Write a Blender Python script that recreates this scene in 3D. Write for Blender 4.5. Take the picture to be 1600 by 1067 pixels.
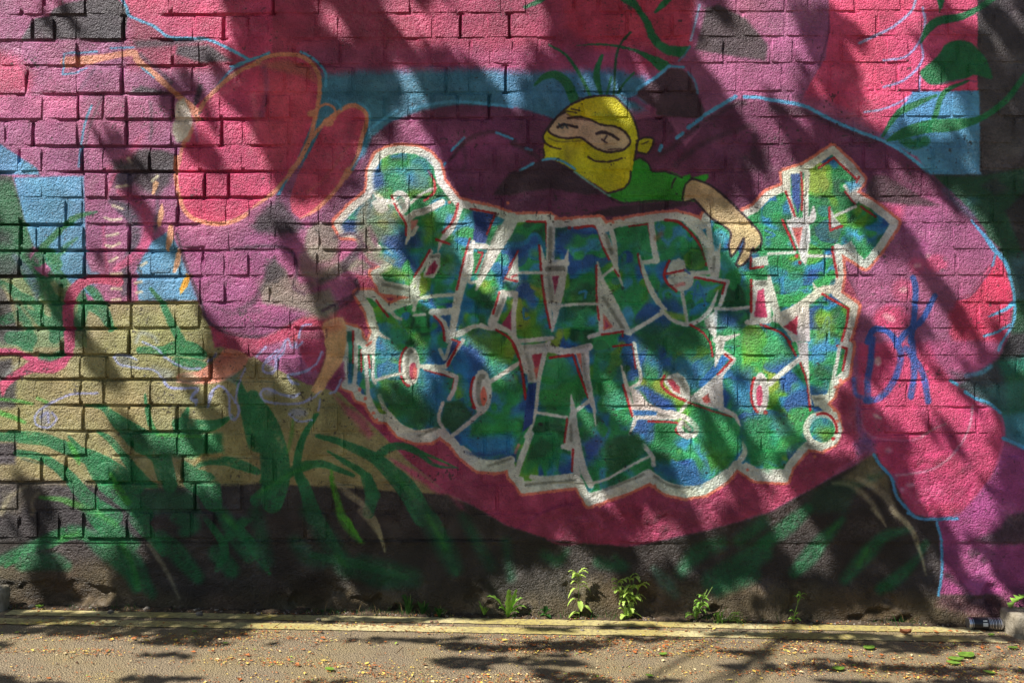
import bpy, bmesh, math, random
import numpy as np
from mathutils import Vector, Matrix

# ------------------------------------------------------------------ scene, camera, light
scene = bpy.context.scene
for o in list(bpy.data.objects):
    bpy.data.objects.remove(o)
COL = scene.collection
PX = 0.003                                  # one photograph pixel on the wall = 3 mm


def wx(px):
    return (px - 800.0) * PX


def wz(py):
    return (958.0 - py) * PX


cam_d = bpy.data.cameras.new('camera')
cam = bpy.data.objects.new('camera', cam_d)
COL.objects.link(cam)
cam.location = (0.0, -4.30, wz(533.5))
cam.rotation_euler = (math.radians(90), 0, 0)
cam_d.sensor_width = 36.0
cam_d.lens = 36.0 * 4.30 / 4.80
cam_d.clip_end = 500
cam_d.dof.use_dof = True
cam_d.dof.focus_distance = 4.3
cam_d.dof.aperture_fstop = 8.0
scene.camera = cam

SUN = Vector((0.53, 0.345, -0.775)).normalized()      # direction the light travels
elev = math.asin(-SUN.z)
azim = math.atan2(-SUN.x, -SUN.y)                    # compass angle of the sun, clockwise from +Y
world = bpy.data.worlds.new('World')
scene.world = world
world.use_nodes = True
wn = world.node_tree
sky = wn.nodes.new('ShaderNodeTexSky')
sky.sky_type = 'NISHITA'
sky.sun_disc = False
sky.sun_elevation = elev
sky.sun_rotation = azim
bg = wn.nodes['Background']
bg.inputs['Strength'].default_value = 0.050
wn.links.new(sky.outputs[0], bg.inputs['Color'])

sun_d = bpy.data.lights.new('sun', 'SUN')
sun_d.energy = 5.0
sun_d.angle = math.radians(0.46)
sun_d.color = (1.0, 0.955, 0.885)
sun = bpy.data.objects.new('sun', sun_d)
sun.rotation_euler = SUN.to_track_quat('-Z', 'Y').to_euler()
sun.location = (-6, -6, 10)
COL.objects.link(sun)

vs = scene.view_settings
vs.view_transform = 'Standard'
vs.look = 'None'
vs.exposure = 0.97
vs.gamma = 1.0
scene.render.engine = 'CYCLES'
scene.cycles.max_bounces = 5
scene.cycles.diffuse_bounces = 3
scene.cycles.glossy_bounces = 2

rng = np.random.default_rng(7)
random.seed(11)


# ------------------------------------------------------------------ helpers
def tag(o, label=None, category=None, group=None, kind=None):
    if label:
        o['label'] = label
    if category:
        o['category'] = category
    if group:
        o['group'] = group
    if kind:
        o['kind'] = kind
    return o


def empty(name, loc=(0, 0, 0), rotz=0.0):
    o = bpy.data.objects.new(name, None)
    o.location = loc
    o.rotation_euler = (0, 0, rotz)
    o.empty_display_size = 0.05
    COL.objects.link(o)
    return o


def mesh_obj(name, verts, faces, mat, parent=None, smooth=True, loc=None):
    me = bpy.data.meshes.new(name)
    me.from_pydata([tuple(v) for v in verts], [], [tuple(f) for f in faces])
    if mat is not None:
        for m in (mat if isinstance(mat, (list, tuple)) else [mat]):
            me.materials.append(m)
    if smooth:
        me.polygons.foreach_set('use_smooth', [True] * len(me.polygons))
    me.update()
    o = bpy.data.objects.new(name, me)
    COL.objects.link(o)
    if parent:
        o.parent = parent
    if loc is not None:
        o.location = loc
    return o


def new_mat(name):
    m = bpy.data.materials.new(name)
    m.use_nodes = True
    nt = m.node_tree
    return m, nt, nt.nodes['Principled BSDF']


def lin(c):
    return tuple(((v / 255.0) / 12.92 if v / 255.0 <= 0.04045 else ((v / 255.0 + 0.055) / 1.055) ** 2.4) for v in c) + (1.0,)


def simple_mat(name, c1, c2=None, scale=40.0, rough=0.7, bump=0.0, bscale=120.0, bdist=0.002, translucent=0.0, spec=0.3):
    """noise-mixed procedural colour with optional bump"""
    m, nt, p = new_mat(name)
    N = nt.nodes
    tc = N.new('ShaderNodeTexCoord')
    no = N.new('ShaderNodeTexNoise')
    no.inputs['Scale'].default_value = scale
    no.inputs['Detail'].default_value = 5
    nt.links.new(tc.outputs['Object'], no.inputs['Vector'])
    mx = N.new('ShaderNodeMix')
    mx.data_type = 'RGBA'
    mx.inputs[6].default_value = lin(c1)
    mx.inputs[7].default_value = lin(c2 or c1)
    rp = N.new('ShaderNodeMapRange')
    rp.inputs[1].default_value = 0.35
    rp.inputs[2].default_value = 0.65
    nt.links.new(no.outputs[0], rp.inputs[0])
    nt.links.new(rp.outputs[0], mx.inputs[0])
    nt.links.new(mx.outputs[2], p.inputs['Base Color'])
    p.inputs['Roughness'].default_value = rough
    p.inputs['Specular IOR Level'].default_value = spec
    if bump > 0:
        nb = N.new('ShaderNodeTexNoise')
        nb.inputs['Scale'].default_value = bscale
        nb.inputs['Detail'].default_value = 6
        nt.links.new(tc.outputs['Object'], nb.inputs['Vector'])
        b = N.new('ShaderNodeBump')
        b.inputs['Strength'].default_value = bump
        b.inputs['Distance'].default_value = bdist
        nt.links.new(nb.outputs[0], b.inputs['Height'])
        nt.links.new(b.outputs[0], p.inputs['Normal'])
    if translucent > 0:
        tr = N.new('ShaderNodeBsdfTranslucent')
        nt.links.new(mx.outputs[2], tr.inputs['Color'])
        ms = N.new('ShaderNodeMixShader')
        ms.inputs[0].default_value = translucent
        nt.links.new(p.outputs[0], ms.inputs[1])
        nt.links.new(tr.outputs[0], ms.inputs[2])
        nt.links.new(ms.outputs[0], N['Material Output'].inputs['Surface'])
    return m


def vnoise(h, w, cell_y, cell_x, seed, octaves=3, angle=0.0):
    """smooth value noise in 0..1 on an h x w grid"""
    r = np.random.default_rng(seed)
    yy, xx = np.mgrid[0:h, 0:w].astype(np.float32)
    if angle:
        ca, sa = math.cos(angle), math.sin(angle)
        xx, yy = xx * ca + yy * sa, -xx * sa + yy * ca
        xx = xx - xx.min()
        yy = yy - yy.min()
    out = np.zeros((h, w), np.float32)
    amp, tot = 1.0, 0.0
    for k in range(octaves):
        cy, cx = cell_y / 2 ** k, cell_x / 2 ** k
        gy, gx = int(yy.max() / cy) + 3, int(xx.max() / cx) + 3
        g = r.random((gy, gx)).astype(np.float32)
        fy, fx = yy / cy, xx / cx
        iy, ix = fy.astype(np.int32), fx.astype(np.int32)
        ty, tx = fy - iy, fx - ix
        ty = ty * ty * (3 - 2 * ty)
        tx = tx * tx * (3 - 2 * tx)
        a = g[iy, ix] * (1 - tx) + g[iy, ix + 1] * tx
        b = g[iy + 1, ix] * (1 - tx) + g[iy + 1, ix + 1] * tx
        out += amp * (a * (1 - ty) + b * ty)
        tot += amp
        amp *= 0.5
    return out / tot


# ------------------------------------------------------------------ the mural, sprayed shape by shape
# A flat print: every region and stroke is laid down in wall pixels (3 mm) on a canvas made here in code.
MX, MY = 180, 180                           # margin of the canvas round the part in view
CW, CH = 1600 + 2 * MX, 1000 + MY
canvas = np.zeros((CH, CW, 3), np.float32)
jit = (vnoise(CH, CW, 3.5, 3.5, 3, 2) - 0.5) * 2
jit2 = (vnoise(CH, CW, 14, 14, 4, 2) - 0.5) * 2
mist = rng.random((CH, CW)).astype(np.float32)
T = 0                                       # current tile origin: 4x zoom coordinates of 400 x 267 tiles
TILES = {}
for r_ in range(4):
    for c_ in range(4):
        TILES[r_ * 10 + c_] = (400 * c_, (0, 267, 534, 800)[r_])

TILES.update({50: (530, 440, 2.49), 51: (900, 440, 2.489), 52: (250, 330, 2.714), 53: (0, 560, 1.768)})


def pts_of(s, dw=None):
    out = []
    ox, oy = TILES[T][:2] if T >= 0 else (0, 0)
    k = (TILES[T] + (4.0,))[2] if T >= 0 else 1.0
    for w in s.split():
        f = [float(v) for v in w.split(',')]
        out.append((ox + f[0] / k + MX, oy + f[1] / k + MY, f[2] if len(f) > 2 else dw))
    return out


def smooth_line(P, closed=False, n=5):
    if len(P) < 3:
        return P + ([P[0]] if closed else [])
    A = np.array(P, float)
    m = len(A)
    out = []
    for i in range(m if closed else m - 1):
        p0 = A[(i - 1) % m] if closed or i > 0 else 2 * A[0] - A[1]
        p1 = A[i]
        p2 = A[(i + 1) % m]
        p3 = A[(i + 2) % m] if closed or i + 2 < m else 2 * A[-1] - A[-2]
        for j in range(n):
            t = j / n
            out.append(tuple(0.5 * (2 * p1 + (p2 - p0) * t + (2 * p0 - 5 * p1 + 4 * p2 - p3) * t * t + (3 * p1 - p0 - 3 * p2 + p3) * t ** 3)))
    out.append(tuple(A[0] if closed else A[-1]))
    return out


def seg_dist(P, pad):
    """min over segments of (distance - half width) in a window round P"""
    xs = [p[0] for p in P]
    ys = [p[1] for p in P]
    mw = max((p[2] or 0) for p in P) / 2
    q = mw + pad + 2
    x0, x1 = max(int(min(xs) - q), 0), min(int(max(xs) + q) + 1, CW)
    y0, y1 = max(int(min(ys) - q), 0), min(int(max(ys) + q) + 1, CH)
    if x1 <= x0 or y1 <= y0:
        return None
    D = np.full((y1 - y0, x1 - x0), 1e3, np.float32)
    for a, b in zip(P[:-1], P[1:]):
        ha, hb = (a[2] or 0) / 2, (b[2] or 0) / 2
        qq = max(ha, hb) + pad + 2
        u0, u1 = max(int(min(a[0], b[0]) - qq), x0), min(int(max(a[0], b[0]) + qq) + 1, x1)
        v0, v1 = max(int(min(a[1], b[1]) - qq), y0), min(int(max(a[1], b[1]) + qq) + 1, y1)
        if u1 <= u0 or v1 <= v0:
            continue
        yy, xx = np.mgrid[v0:v1, u0:u1].astype(np.float32)
        dx, dy = b[0] - a[0], b[1] - a[1]
        L2 = dx * dx + dy * dy + 1e-6
        t = np.clip(((xx - a[0]) * dx + (yy - a[1]) * dy) / L2, 0, 1)
        d = np.hypot(xx - a[0] - t * dx, yy - a[1] - t * dy) - (ha + (hb - ha) * t)
        w = D[v0 - y0:v1 - y0, u0 - x0:u1 - x0]
        np.minimum(w, d, out=w)
    return x0, y0, x1, y1, D


def blend(x0, y0, x1, y1, M, col):
    c = canvas[y0:y1, x0:x1]
    if isinstance(col, np.ndarray):
        k = col[y0:y1, x0:x1]
    else:
        k = np.array(col, np.float32)
    c += (k - c) * M[..., None]


def S(col, w, s, a=1.0, soft=1.6, sm=True, rough=0.7, dry=False):
    """spray stroke"""
    P = pts_of(s, w)
    if sm:
        P = smooth_line(P)
    R = seg_dist(P, soft + 2)
    if R is None:
        return
    x0, y0, x1, y1, D = R
    D = D + jit[y0:y1, x0:x1] * rough * min(1.0, 0.3 + soft * 0.25) * 1.3
    M = np.clip(0.5 - D / (2 * soft), 0, 1)
    M = M * M * (3 - 2 * M)
    if soft > 4:
        M = np.clip(M + (mist[y0:y1, x0:x1] - 0.5) * 0.5 * M * (1 - M) * 2, 0, 1)
    if soft >= 2.2 or dry:
        M = M * np.clip(0.90 + jit2[y0:y1, x0:x1] * 0.30 + jit[y0:y1, x0:x1] * 0.45, 0, 1)
    blend(x0, y0, x1, y1, M * a, col)


def fill_mask(P, soft, rough):
    xs = [p[0] for p in P]
    ys = [p[1] for p in P]
    q = soft + 3
    x0, x1 = max(int(min(xs) - q), 0), min(int(max(xs) + q) + 1, CW)
    y0, y1 = max(int(min(ys) - q), 0), min(int(max(ys) + q) + 1, CH)
    if x1 <= x0 or y1 <= y0:
        return None
    H, W = y1 - y0, x1 - x0
    tog = np.zeros((H, W + 1), np.int32)
    for a, b in zip(P, P[1:] + P[:1]):
        if a[1] == b[1]:
            continue
        lo, hi = (a, b) if a[1] < b[1] else (b, a)
        r0, r1 = max(int(math.ceil(lo[1])), y0), min(int(math.ceil(hi[1])), y1)
        if r1 <= r0:
            continue
        rows = np.arange(r0, r1)
        xc = lo[0] + (hi[0] - lo[0]) * (rows - lo[1]) / (hi[1] - lo[1])
        ci = np.clip(np.ceil(xc) - x0, 0, W).astype(int)
        np.add.at(tog, (rows - y0, ci), 1)
    ins = (np.cumsum(tog, 1)[:, :W] % 2).astype(bool)
    Z = [(p[0], p[1], 0) for p in P]
    R = seg_dist(Z + [Z[0]], soft + 2)
    D = np.full((H, W), 1e3, np.float32)
    a0, b0, a1, b1, DD = R
    u0, v0, u1, v1 = max(a0, x0), max(b0, y0), min(a1, x1), min(b1, y1)
    D[v0 - y0:v1 - y0, u0 - x0:u1 - x0] = DD[v0 - b0:v1 - b0, u0 - a0:u1 - a0]
    D = np.where(ins, -D, D) + jit[y0:y1, x0:x1] * rough * 1.2 + (jit2[y0:y1, x0:x1] * soft * 0.35 if soft > 4 else 0)
    M = np.clip(0.5 - D / (2 * soft), 0, 1)
    return x0, y0, x1, y1, M * M * (3 - 2 * M)


def F(col, s, a=1.0, soft=1.6, sm=False, rough=0.7):
    """sprayed region"""
    P = pts_of(s, 0)
    if sm:
        P = smooth_line(P, True)[:-1]
    R = fill_mask(P, soft, rough)
    if R is None:
        return
    x0, y0, x1, y1, M = R
    if soft > 4:
        M = np.clip(M + (mist[y0:y1, x0:x1] - 0.5) * 1.0 * M * (1 - M) * 2, 0, 1)
    blend(x0, y0, x1, y1, M * a, col)


def E(col, cx, cy, rx, ry, a=1.0, soft=1.6, rot=0.0):
    n = 22
    q = []
    for i in range(n):
        t = 2 * math.pi * i / n
        u, v = rx * math.cos(t), ry * math.sin(t)
        q.append('%f,%f' % (cx + u * math.cos(rot) - v * math.sin(rot), cy + u * math.sin(rot) + v * math.cos(rot)))
    F(col, ' '.join(q), a, soft)


def R_(col, w, cx, cy, rx, ry, t0=0, t1=360, a=1.0, soft=1.4):
    """ring or arc"""
    q = []
    for i in range(25):
        t = math.radians(t0 + (t1 - t0) * i / 24)
        q.append('%f,%f' % (cx + rx * math.cos(t), cy + ry * math.sin(t)))
    S(col, w, ' '.join(q), a, soft, sm=False)
# colours of the spray paints (sRGB)
MAUVE = (160, 84, 128); PINK = (194, 66, 106); RASP = (166, 54, 92); PLUM = (108, 46, 84); DPLUM = (104, 46, 82)
REDPK = (200, 60, 92); BLACK = (44, 40, 44); DARK = (66, 56, 64); DBROWN = (48, 40, 36); BLUE = (82, 150, 190)
LBLUE = (84, 168, 214); LILAC = (158, 162, 208); GREEN = (22, 112, 62); DGREEN = (16, 78, 46); LGREEN = (58, 152, 42)
OCHRE = (150, 140, 92); DOCHRE = (104, 88, 52); ORANGE = (222, 142, 112); CORAL = (222, 118, 98); WHITE = (212, 212, 202)
GREY = (128, 130, 118); RED = (176, 24, 30); NAVY = (26, 56, 120); MBLUE = (34, 104, 168); CREAM = (222, 204, 168)
YELL = (212, 202, 4); SKIN = (208, 176, 132); INK = (44, 24, 34); TEAL = (22, 116, 92); TAGB = (44, 84, 168); SMOKE = (128, 132, 112)

# ---- large grounds (photograph pixels)
T = -1
F(MAUVE, '-200,-200 1800,-200 1800,1100 -200,1100')
F(MAUVE, '-200,-200 420,-200 420,560 -200,560', 1, 3)
F(RASP, '200,-200 1110,-200 1110,70 1040,110 200,110', 1, 14)
F((160, 66, 112), '470,75 1000,75 1000,125 470,125', .8, 14)
F((64, 128, 162), '470,122 560,112 700,108 830,112 960,110 1010,120 1010,170 820,200 470,260', 1, 9)
F(REDPK, '890,-200 1100,-200 1095,60 1075,78 1000,70 930,78 880,40', .9, 10)
F(MAUVE, '1100,-200 1300,-200 1294,40 1290,80 1255,150 1150,150 1040,110 1080,70', 1, 6)
F((214, 72, 114), '1292,-200 1530,-200 1530,260 1395,215 1250,160 1268,125 1290,90 1295,40', 1, 2)
F((70, 64, 66), '1527,-200 1800,-200 1800,1000 1527,300', 1, 1.6)
# right side behind the hill: black, green and blue
F((44, 44, 46), '1400,268 1800,262 1800,560 1560,560 1540,400', 1, 3)
F(DGREEN, '1440,275 1535,275 1600,262 1600,300 1570,330 1600,400 1600,470 1580,480 1560,400 1520,330', .9, 4)
F((70, 108, 128), '1575,400 1800,395 1800,480 1585,470', .8, 8)
F(DGREEN, '1578,470 1800,460 1800,530 1575,530', .9, 6)
F((40, 44, 48), '1560,520 1800,515 1800,580 1540,590', 1, 6)
F(TEAL, '1480,600 1560,560 1800,545 1800,680 1590,690 1560,640 1500,610', 1, 8)
F((34, 120, 70), '1570,590 1620,570 1620,640 1570,650', .8, 8)
F((60, 136, 160), '1562,648 1610,640 1800,650 1800,720 1600,702 1570,684', .9, 6)
# plum hills behind the character
F(PLUM, '560,275 580,215 610,190 660,172 720,163 800,166 850,180 900,200 1040,180 1070,230 1100,195 1150,157 1200,156 1250,163 1300,185 1385,220 1440,258 1500,312 1540,360 1540,420 1330,470 1300,350 1100,360 560,420', 1, 3)
F((150, 66, 118), '580,235 640,185 740,180 800,190 800,230 700,260 600,280', .7, 14)
# belly of the big flower
F(RASP, '480,560 520,480 560,440 700,430 1320,430 1400,560 1400,660 1350,712 1290,748 1200,800 1100,828 1000,850 930,850 860,842 790,820 740,790 700,770 640,722 590,670 545,630 520,610', 1, 1.8)
F(MAUVE, '1290,330 1345,300 1470,310 1560,385 1585,450 1578,520 1560,560 1500,600 1380,700 1340,690 1330,560 1345,480', 1, 4)
# ochre field and dark band, lower left
F(OCHRE, '-200,560 130,470 215,470 300,470 330,510 400,560 480,600 530,612 590,672 640,722 700,770 735,790 400,770 -200,770', 1, 2)
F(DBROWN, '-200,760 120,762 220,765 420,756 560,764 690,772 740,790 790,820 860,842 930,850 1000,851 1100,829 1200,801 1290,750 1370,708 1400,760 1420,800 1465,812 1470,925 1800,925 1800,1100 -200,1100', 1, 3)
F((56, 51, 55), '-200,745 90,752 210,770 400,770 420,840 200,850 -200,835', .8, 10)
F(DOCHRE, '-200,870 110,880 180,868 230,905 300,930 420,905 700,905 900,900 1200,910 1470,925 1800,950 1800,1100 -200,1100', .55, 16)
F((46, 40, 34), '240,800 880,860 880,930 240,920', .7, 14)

# ---- top left
T = 0
F(PINK, '0,330 100,360 200,450 190,580 60,600 -100,600 -100,330', .9, 12)
F((200, 92, 140), '-500,590 480,600 480,740 -500,745', .6, 10)
F((64, 56, 66), '330,60 420,20 540,0 540,-400 840,-400 820,0 800,90 770,230 730,262 480,240 130,252 180,170 200,120 300,100', 1, 3)
F((200, 62, 112), '740,-400 740,0 800,60 830,110 960,170 1060,235 1290,245 1430,300 1560,375 1700,330 1700,-400', 1, 2)
F((74, 60, 74), '1110,290 1300,280 1450,380 1250,390 1100,340', 1, 4)
F((74, 60, 74), '830,255 1270,235 1270,270 850,300', .8, 4)
F((60, 50, 62), '800,580 880,533 960,555 1060,580 900,592', .9, 4)
S((70, 60, 74), 3.5, '640,600 600,680 560,780 530,900', .6, 2.5)
S((90, 66, 96), 5, '590,430 540,500 500,560', .6, 3)
S((70, 60, 74), 4, '940,640 945,800 935,870', .6, 3)
S((70, 60, 74), 6, '870,340 1000,450 1070,520', .7, 3)
S((44, 40, 50), 8, '1250,540 1220,660', .8, 3)
S(LBLUE, 4.5, '740,-40 790,50 810,100 960,165 1050,230 1180,240 1290,245 1420,300 1560,375')
S(LBLUE, 4, '1560,375 1440,440 1340,560', .8)
S(BLUE, 3.5, '570,660 530,760 505,900 490,1040')
F((60, 44, 54), '760,1000 810,950 900,930 1000,940 1100,960 1090,1090 760,1090', 1, 5)
F((196, 80, 122), '640,1067 780,960 820,900 900,830 820,1000 760,1067', .6, 6)
S((200, 190, 150), 6, '800,990 820,1020', .8, 2)
S((200, 190, 150), 8, '760,1050 840,1060', .8, 2)
F(BLUE, '-600,820 0,900 120,980 230,1050 240,1090 -600,1090', 1, 2.5)
# upper wing fill
T = -1
F((210, 64, 108), '300,170 322,150 347,128 400,99 440,86 470,88 492,104 499,135 496,170 478,215 456,265 420,305 370,340 330,349 300,342 282,320 275,270 285,215', 1, 1.5)
F((196, 120, 100), '400,100 450,92 488,108 495,130 470,118 420,108', .7, 6)
F((214, 84, 104), '410,110 480,120 490,180 440,260 400,280', .5, 12)
S((130, 60, 104), 9, '412,105 416,140 408,180', .6, 4)
F((150, 36, 84), '290,300 340,240 400,230 430,280 380,330 310,340', .35, 16)
S((160, 44, 88), 14, '330,175 350,230 345,300', .4, 9)
S((226, 110, 130), 8, '310,190 330,160 380,125', .5, 6)
F((206, 70, 104), '508,190 535,170 555,164 570,172 572,192 562,230 545,262 520,300 490,335 470,343 455,332 452,310 465,272', 1, 1.5)
S((226, 126, 104), 4, '545,225 510,275 480,300', .5, 3)
S((150, 44, 80), 12, '552,180 540,230 500,290', .4, 8)
S((224, 170, 150), 10, '395,150 400,190 390,240', .3, 6)
T = 0
S(ORANGE, 9, '410,390,17 560,372,14 700,347,10 830,330,11 860,380,11 980,480,10 1090,580,8 1200,680,14 1230,735,10')
S(BLUE, 3, '600,322 400,335 390,465 470,455 540,425', 1, 1.5, False)
S(BLUE, 3, '690,300 830,295')
S(BLUE, 3, '880,420 960,485')
F((220, 208, 190), '1100,640 1150,615 1190,700 1205,760 1180,880 1100,890 1070,820 1090,700', 1, 3)
S(ORANGE, 6, '1220,760 1180,850 1140,900 1120,1000 1100,1067', .8)
S(ORANGE, 7, '1240,700 1290,620 1390,520 1500,440 1610,392')
S((150, 70, 120), 5, '1210,760 1230,880', .7, 3)
T = 1
S(ORANGE, 7, '-10,398 60,355 150,340 260,345 340,390 390,470 395,560 385,660 370,720 340,850 280,980 220,1067')
S(LBLUE, 4, '-160,415 0,360 80,330')
S(LBLUE, 4, '280,325 360,370 430,450 435,540')
S(ORANGE, 7, '430,760 500,710 560,670 620,660 680,700 690,760 660,860 630,980 590,1060 560,1110')
S(ORANGE, 6, '430,760 340,870 270,1000 210,1067')
S(ORANGE, 4, '340,710 390,670 440,650 490,680 490,740 440,770')
E(ORANGE, 350, 710, 32, 22); E(ORANGE, 450, 765, 34, 26)
S(LBLUE, 4, '450,615 510,640 530,680', .7)
S(LBLUE, 4, '640,640 700,690 710,740 700,830 660,950 600,1060', .75)
S(LBLUE, 5, '720,800 790,745 880,690')
S(LBLUE, 5, '960,680 1100,650 1250,635 1450,650 1600,668')
S((60, 34, 50), 6, '1210,1000 1310,880 1420,830 1520,830 1620,880', .75, 3)
S((60, 34, 50), 6, '1290,890 1310,1000 1290,1067', .5, 4)
S(LBLUE, 4, '1220,940 1300,860'); S(LBLUE, 4, '1500,828 1600,868'); S(LBLUE, 4, '1180,1020 1150,1067')

# ---- top centre: leaves, dark mounds
T = 2
F((74, 58, 66), '1210,50 1290,30 1450,110 1600,280 1580,380 1370,350 1140,310 1180,180', 1, 4)
F((80, 50, 64), '980,425 1060,430 1110,470 1150,560 1200,690 1190,740 1100,735 900,720 900,680 760,590', 1, 2.5)
F((150, 66, 112), '700,610 770,600 900,690 880,710 760,640', .8, 4)
F(GREEN, '640,-30 750,-30 810,60 860,130 890,200 930,260 980,285 1060,290 1115,288 1080,345 1040,358 960,340 900,300 850,230 820,140 770,60 700,20', 1, 2)
S(GREEN, 6, '80,45,5 180,0,8 240,-60,9'); S(GREEN, 6, '895,75,4 930,40,8 1000,-30,10')
F(GREEN, '400,285 550,272 700,290 830,328 990,400 930,445 860,385 760,322 650,295 550,282', 1, 1.6, True)
S(DGREEN, 3.5, '740,200 680,270 650,350 640,470 635,600')
S(GREEN, 4, '230,280,2 330,340,4 400,430,5 450,520,5 490,600,4')
S(GREEN, 8, '560,350,5 530,430,9 530,500,10 555,590,5'); S(GREEN, 3, '760,455 700,520 660,580'); S(GREEN, 3, '620,480 590,590')
S(GREEN, 10, '140,530,3 200,480,9 270,468,12 340,520,15 395,640,16')
S((150, 168, 204), 3.5, '1170,30 1140,160 1115,250'); S(BLUE, 3, '1110,290 1070,350 1040,380', .7)
S(LBLUE, 5.5, '980,412 900,480 780,555'); S(BLUE, 7, '770,580 715,600', .9); S(LBLUE, 4, '980,412 1070,420')
S(BLUE, 4, '1100,450 1140,510 1160,580', .8)
S((60, 34, 50), 9, '1450,640 1390,650 1300,700 1200,760 1100,830 1000,920 920,960', .7, 4)
S(LBLUE, 6, '1395,605 1300,660 1200,720'); S(LBLUE, 6, '1185,735 1100,797', 1); S(LBLUE, 6, '1065,832 1028,860'); S(LBLUE, 6, '932,912 920,938')
S(LBLUE, 5, '1450,605 1540,608 1620,625')
S((64, 34, 52), 9, '1020,1030 1150,920 1250,870 1380,820 1500,788 1515,850 1510,960', .75, 4)
F((64, 34, 52), '1420,980 1600,900 1620,1067 1440,1067', .6, 8)

# ---- top right
T = 3
S((110, 50, 90), 2.5, '380,100 375,220 320,400', .8)
F((150, 92, 130), '0,560 120,560 400,640 560,730 700,830 640,850 400,760 0,640', .7, 10)
F((64, 34, 52), '0,640 190,670 330,725 450,790 700,880 640,890 420,800 250,730 0,700', .7, 5)
S(LILAC, 4, '925,-20 900,60 830,130 740,190 650,230 570,270'); S(LILAC, 3.5, '965,50 980,130 960,230 900,320 840,360 720,378')
S(LILAC, 3.5, '955,270 967,360 920,440 830,510 720,543'); S(LILAC, 3, '950,480 945,560'); S(LILAC, 3, '890,600 800,650 700,685 600,700')
F((78, 144, 184), '900,570 1320,565 1325,1067 1330,1090 1010,1090 930,980 790,910 700,850 800,700 890,600', 1, 2)
F(GREEN, '1050,-30 1110,-30 1090,40 1070,80', 1)
S(GREEN, 10, '1420,-20,8 1390,0,9 1300,60,9 1200,105,11 1070,130,13 1000,180,12 955,265,3')
F(GREEN, '950,450 1010,395 1070,335 1110,280 1180,252 1260,268 1320,318 1370,390 1397,490 1300,468 1230,490 1150,512 1050,530 985,510', 1, 2.2, True)
S((120, 70, 110), 3, '1080,520 1200,500 1300,510', .7)
S(GREEN, 8, '715,850,4 800,720,9 900,660,10 1050,595,4'); S(GREEN, 7, '1250,505,3 1130,555,7 1080,610,8 1040,735,9')
S(GREEN, 14, '740,880,4 850,830,16 1000,790,20 1150,780,20 1300,750,10 1400,695,9 1500,610,9 1620,450,9')
S(GREEN, 16, '840,860 900,900 980,880', .9, 3)
F((96, 96, 92), '1480,380 1600,320 1600,420 1500,420', .35, 12); F((100, 98, 96), '1380,900 1600,870 1600,960 1380,990', .4, 12)
S(LBLUE, 5.5, '-10,620 200,655 320,710 430,765 560,820 720,880 850,955 960,1040 1010,1080')

# ---- the character with the mask
T = 2
F((64, 36, 54), '40,1075 130,1018 190,1000 280,1005 400,1060 420,1090 40,1090', 1, 2)
F(YELL, '370,650 460,612 550,598 640,605 690,650 740,705 772,780 790,860 778,905 768,980 765,1040 735,1180 690,1175 600,1205 560,1175 400,1080 330,1030 250,995 185,1000 200,975 193,930 205,890 193,850 220,800 270,740 320,690', 1, 1.6)
F((150, 166, 20), '500,700 640,715 700,760 600,745 500,730', .5, 5); F((150, 140, 10), '320,900 420,895 400,960 340,1010', .4, 6)
F(YELL, '778,880 830,860 880,868 872,920 840,960 785,950', 1)
F((210, 178, 142), '330,700 290,722 240,780 228,820 270,850 340,865 420,860 470,890 530,930 600,950 680,940 720,915 738,880 700,820 640,790 560,780 480,745 420,730 370,735', 1, 1.6, True)
S(INK, 3.2, '330,700 290,722 240,780 228,820 270,850 340,865 420,860 470,890 530,930 600,950 680,940 720,915 738,880 700,820 640,790 560,780 480,745 420,730 350,738')
S(INK, 3, '370,650 460,612 550,598 640,605 690,650 740,705 772,780 790,860 778,905 768,980 765,1040')
S(INK, 2.5, '370,650 320,690 270,740 220,800 193,850 205,890 240,915 300,930'); S(INK, 2.5, '193,930 200,975 185,1000')
S((120, 110, 20), 3, '230,865 300,885 430,880', .8)
S(INK, 2.5, '778,880 830,858 882,868 872,920 840,960 785,950'); S(INK, 1.6, '810,900 850,885')
S(INK, 4, '285,795 320,778 350,782 405,795'); S((40, 60, 70), 2, '290,775 310,800 330,775 345,800'); S(INK, 2, '320,690 400,705')
S(INK, 4.5, '525,835 570,826 620,842 662,870'); S(INK, 2.4, '560,870 590,892 575,880 590,850'); S(INK, 1.6, '600,935 680,930')
S((110, 70, 60), 2.5, '345,715 400,740 480,750', .7); S(INK, 2.4, '370,680 420,692')
S(INK, 2.6, '475,980 520,1005 600,1010 685,990'); S((130, 120, 20), 8, '340,940 350,1000', .5, 4)
S(LBLUE, 4, '50,1065 130,1020'); S(LBLUE, 4, '190,1000 250,990 320,1010 390,1055'); S(LBLUE, 4, '80,925 120,938'); S((60, 34, 50), 7, '0,895 80,930 170,990', .7, 3)
F((42, 160, 28), '760,1000 800,988 850,1020 875,1070 1000,1075 1080,1110 1120,1110 1225,1085 1225,1110 1180,1160 1165,1260 1000,1255 800,1268 690,1220 790,1183 740,1140', 1)
T = 12
F((62, 36, 52), '0,0 380,-5 560,140 450,150 250,110 80,130 0,150 -120,150 -60,60', 1, 3)
F((110, 52, 92), '80,150 250,115 440,150 600,210 400,240 150,230', .7, 6)
F((58, 30, 46), '450,275 600,230 800,200 1060,195 1130,205 1000,232 800,266 560,288', 1, 3)
F((42, 160, 28), '740,0 900,10 970,40 1020,45 1110,20 1125,42 1080,90 1065,190 900,186 700,200 590,150 690,115 735,60', 1)
S(INK, 2.4, '590,150 640,185 700,200 800,192 900,186 1065,192'); S((120, 190, 170), 3, '390,5 480,70 560,125 610,155', .9)
T = 2
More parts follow.
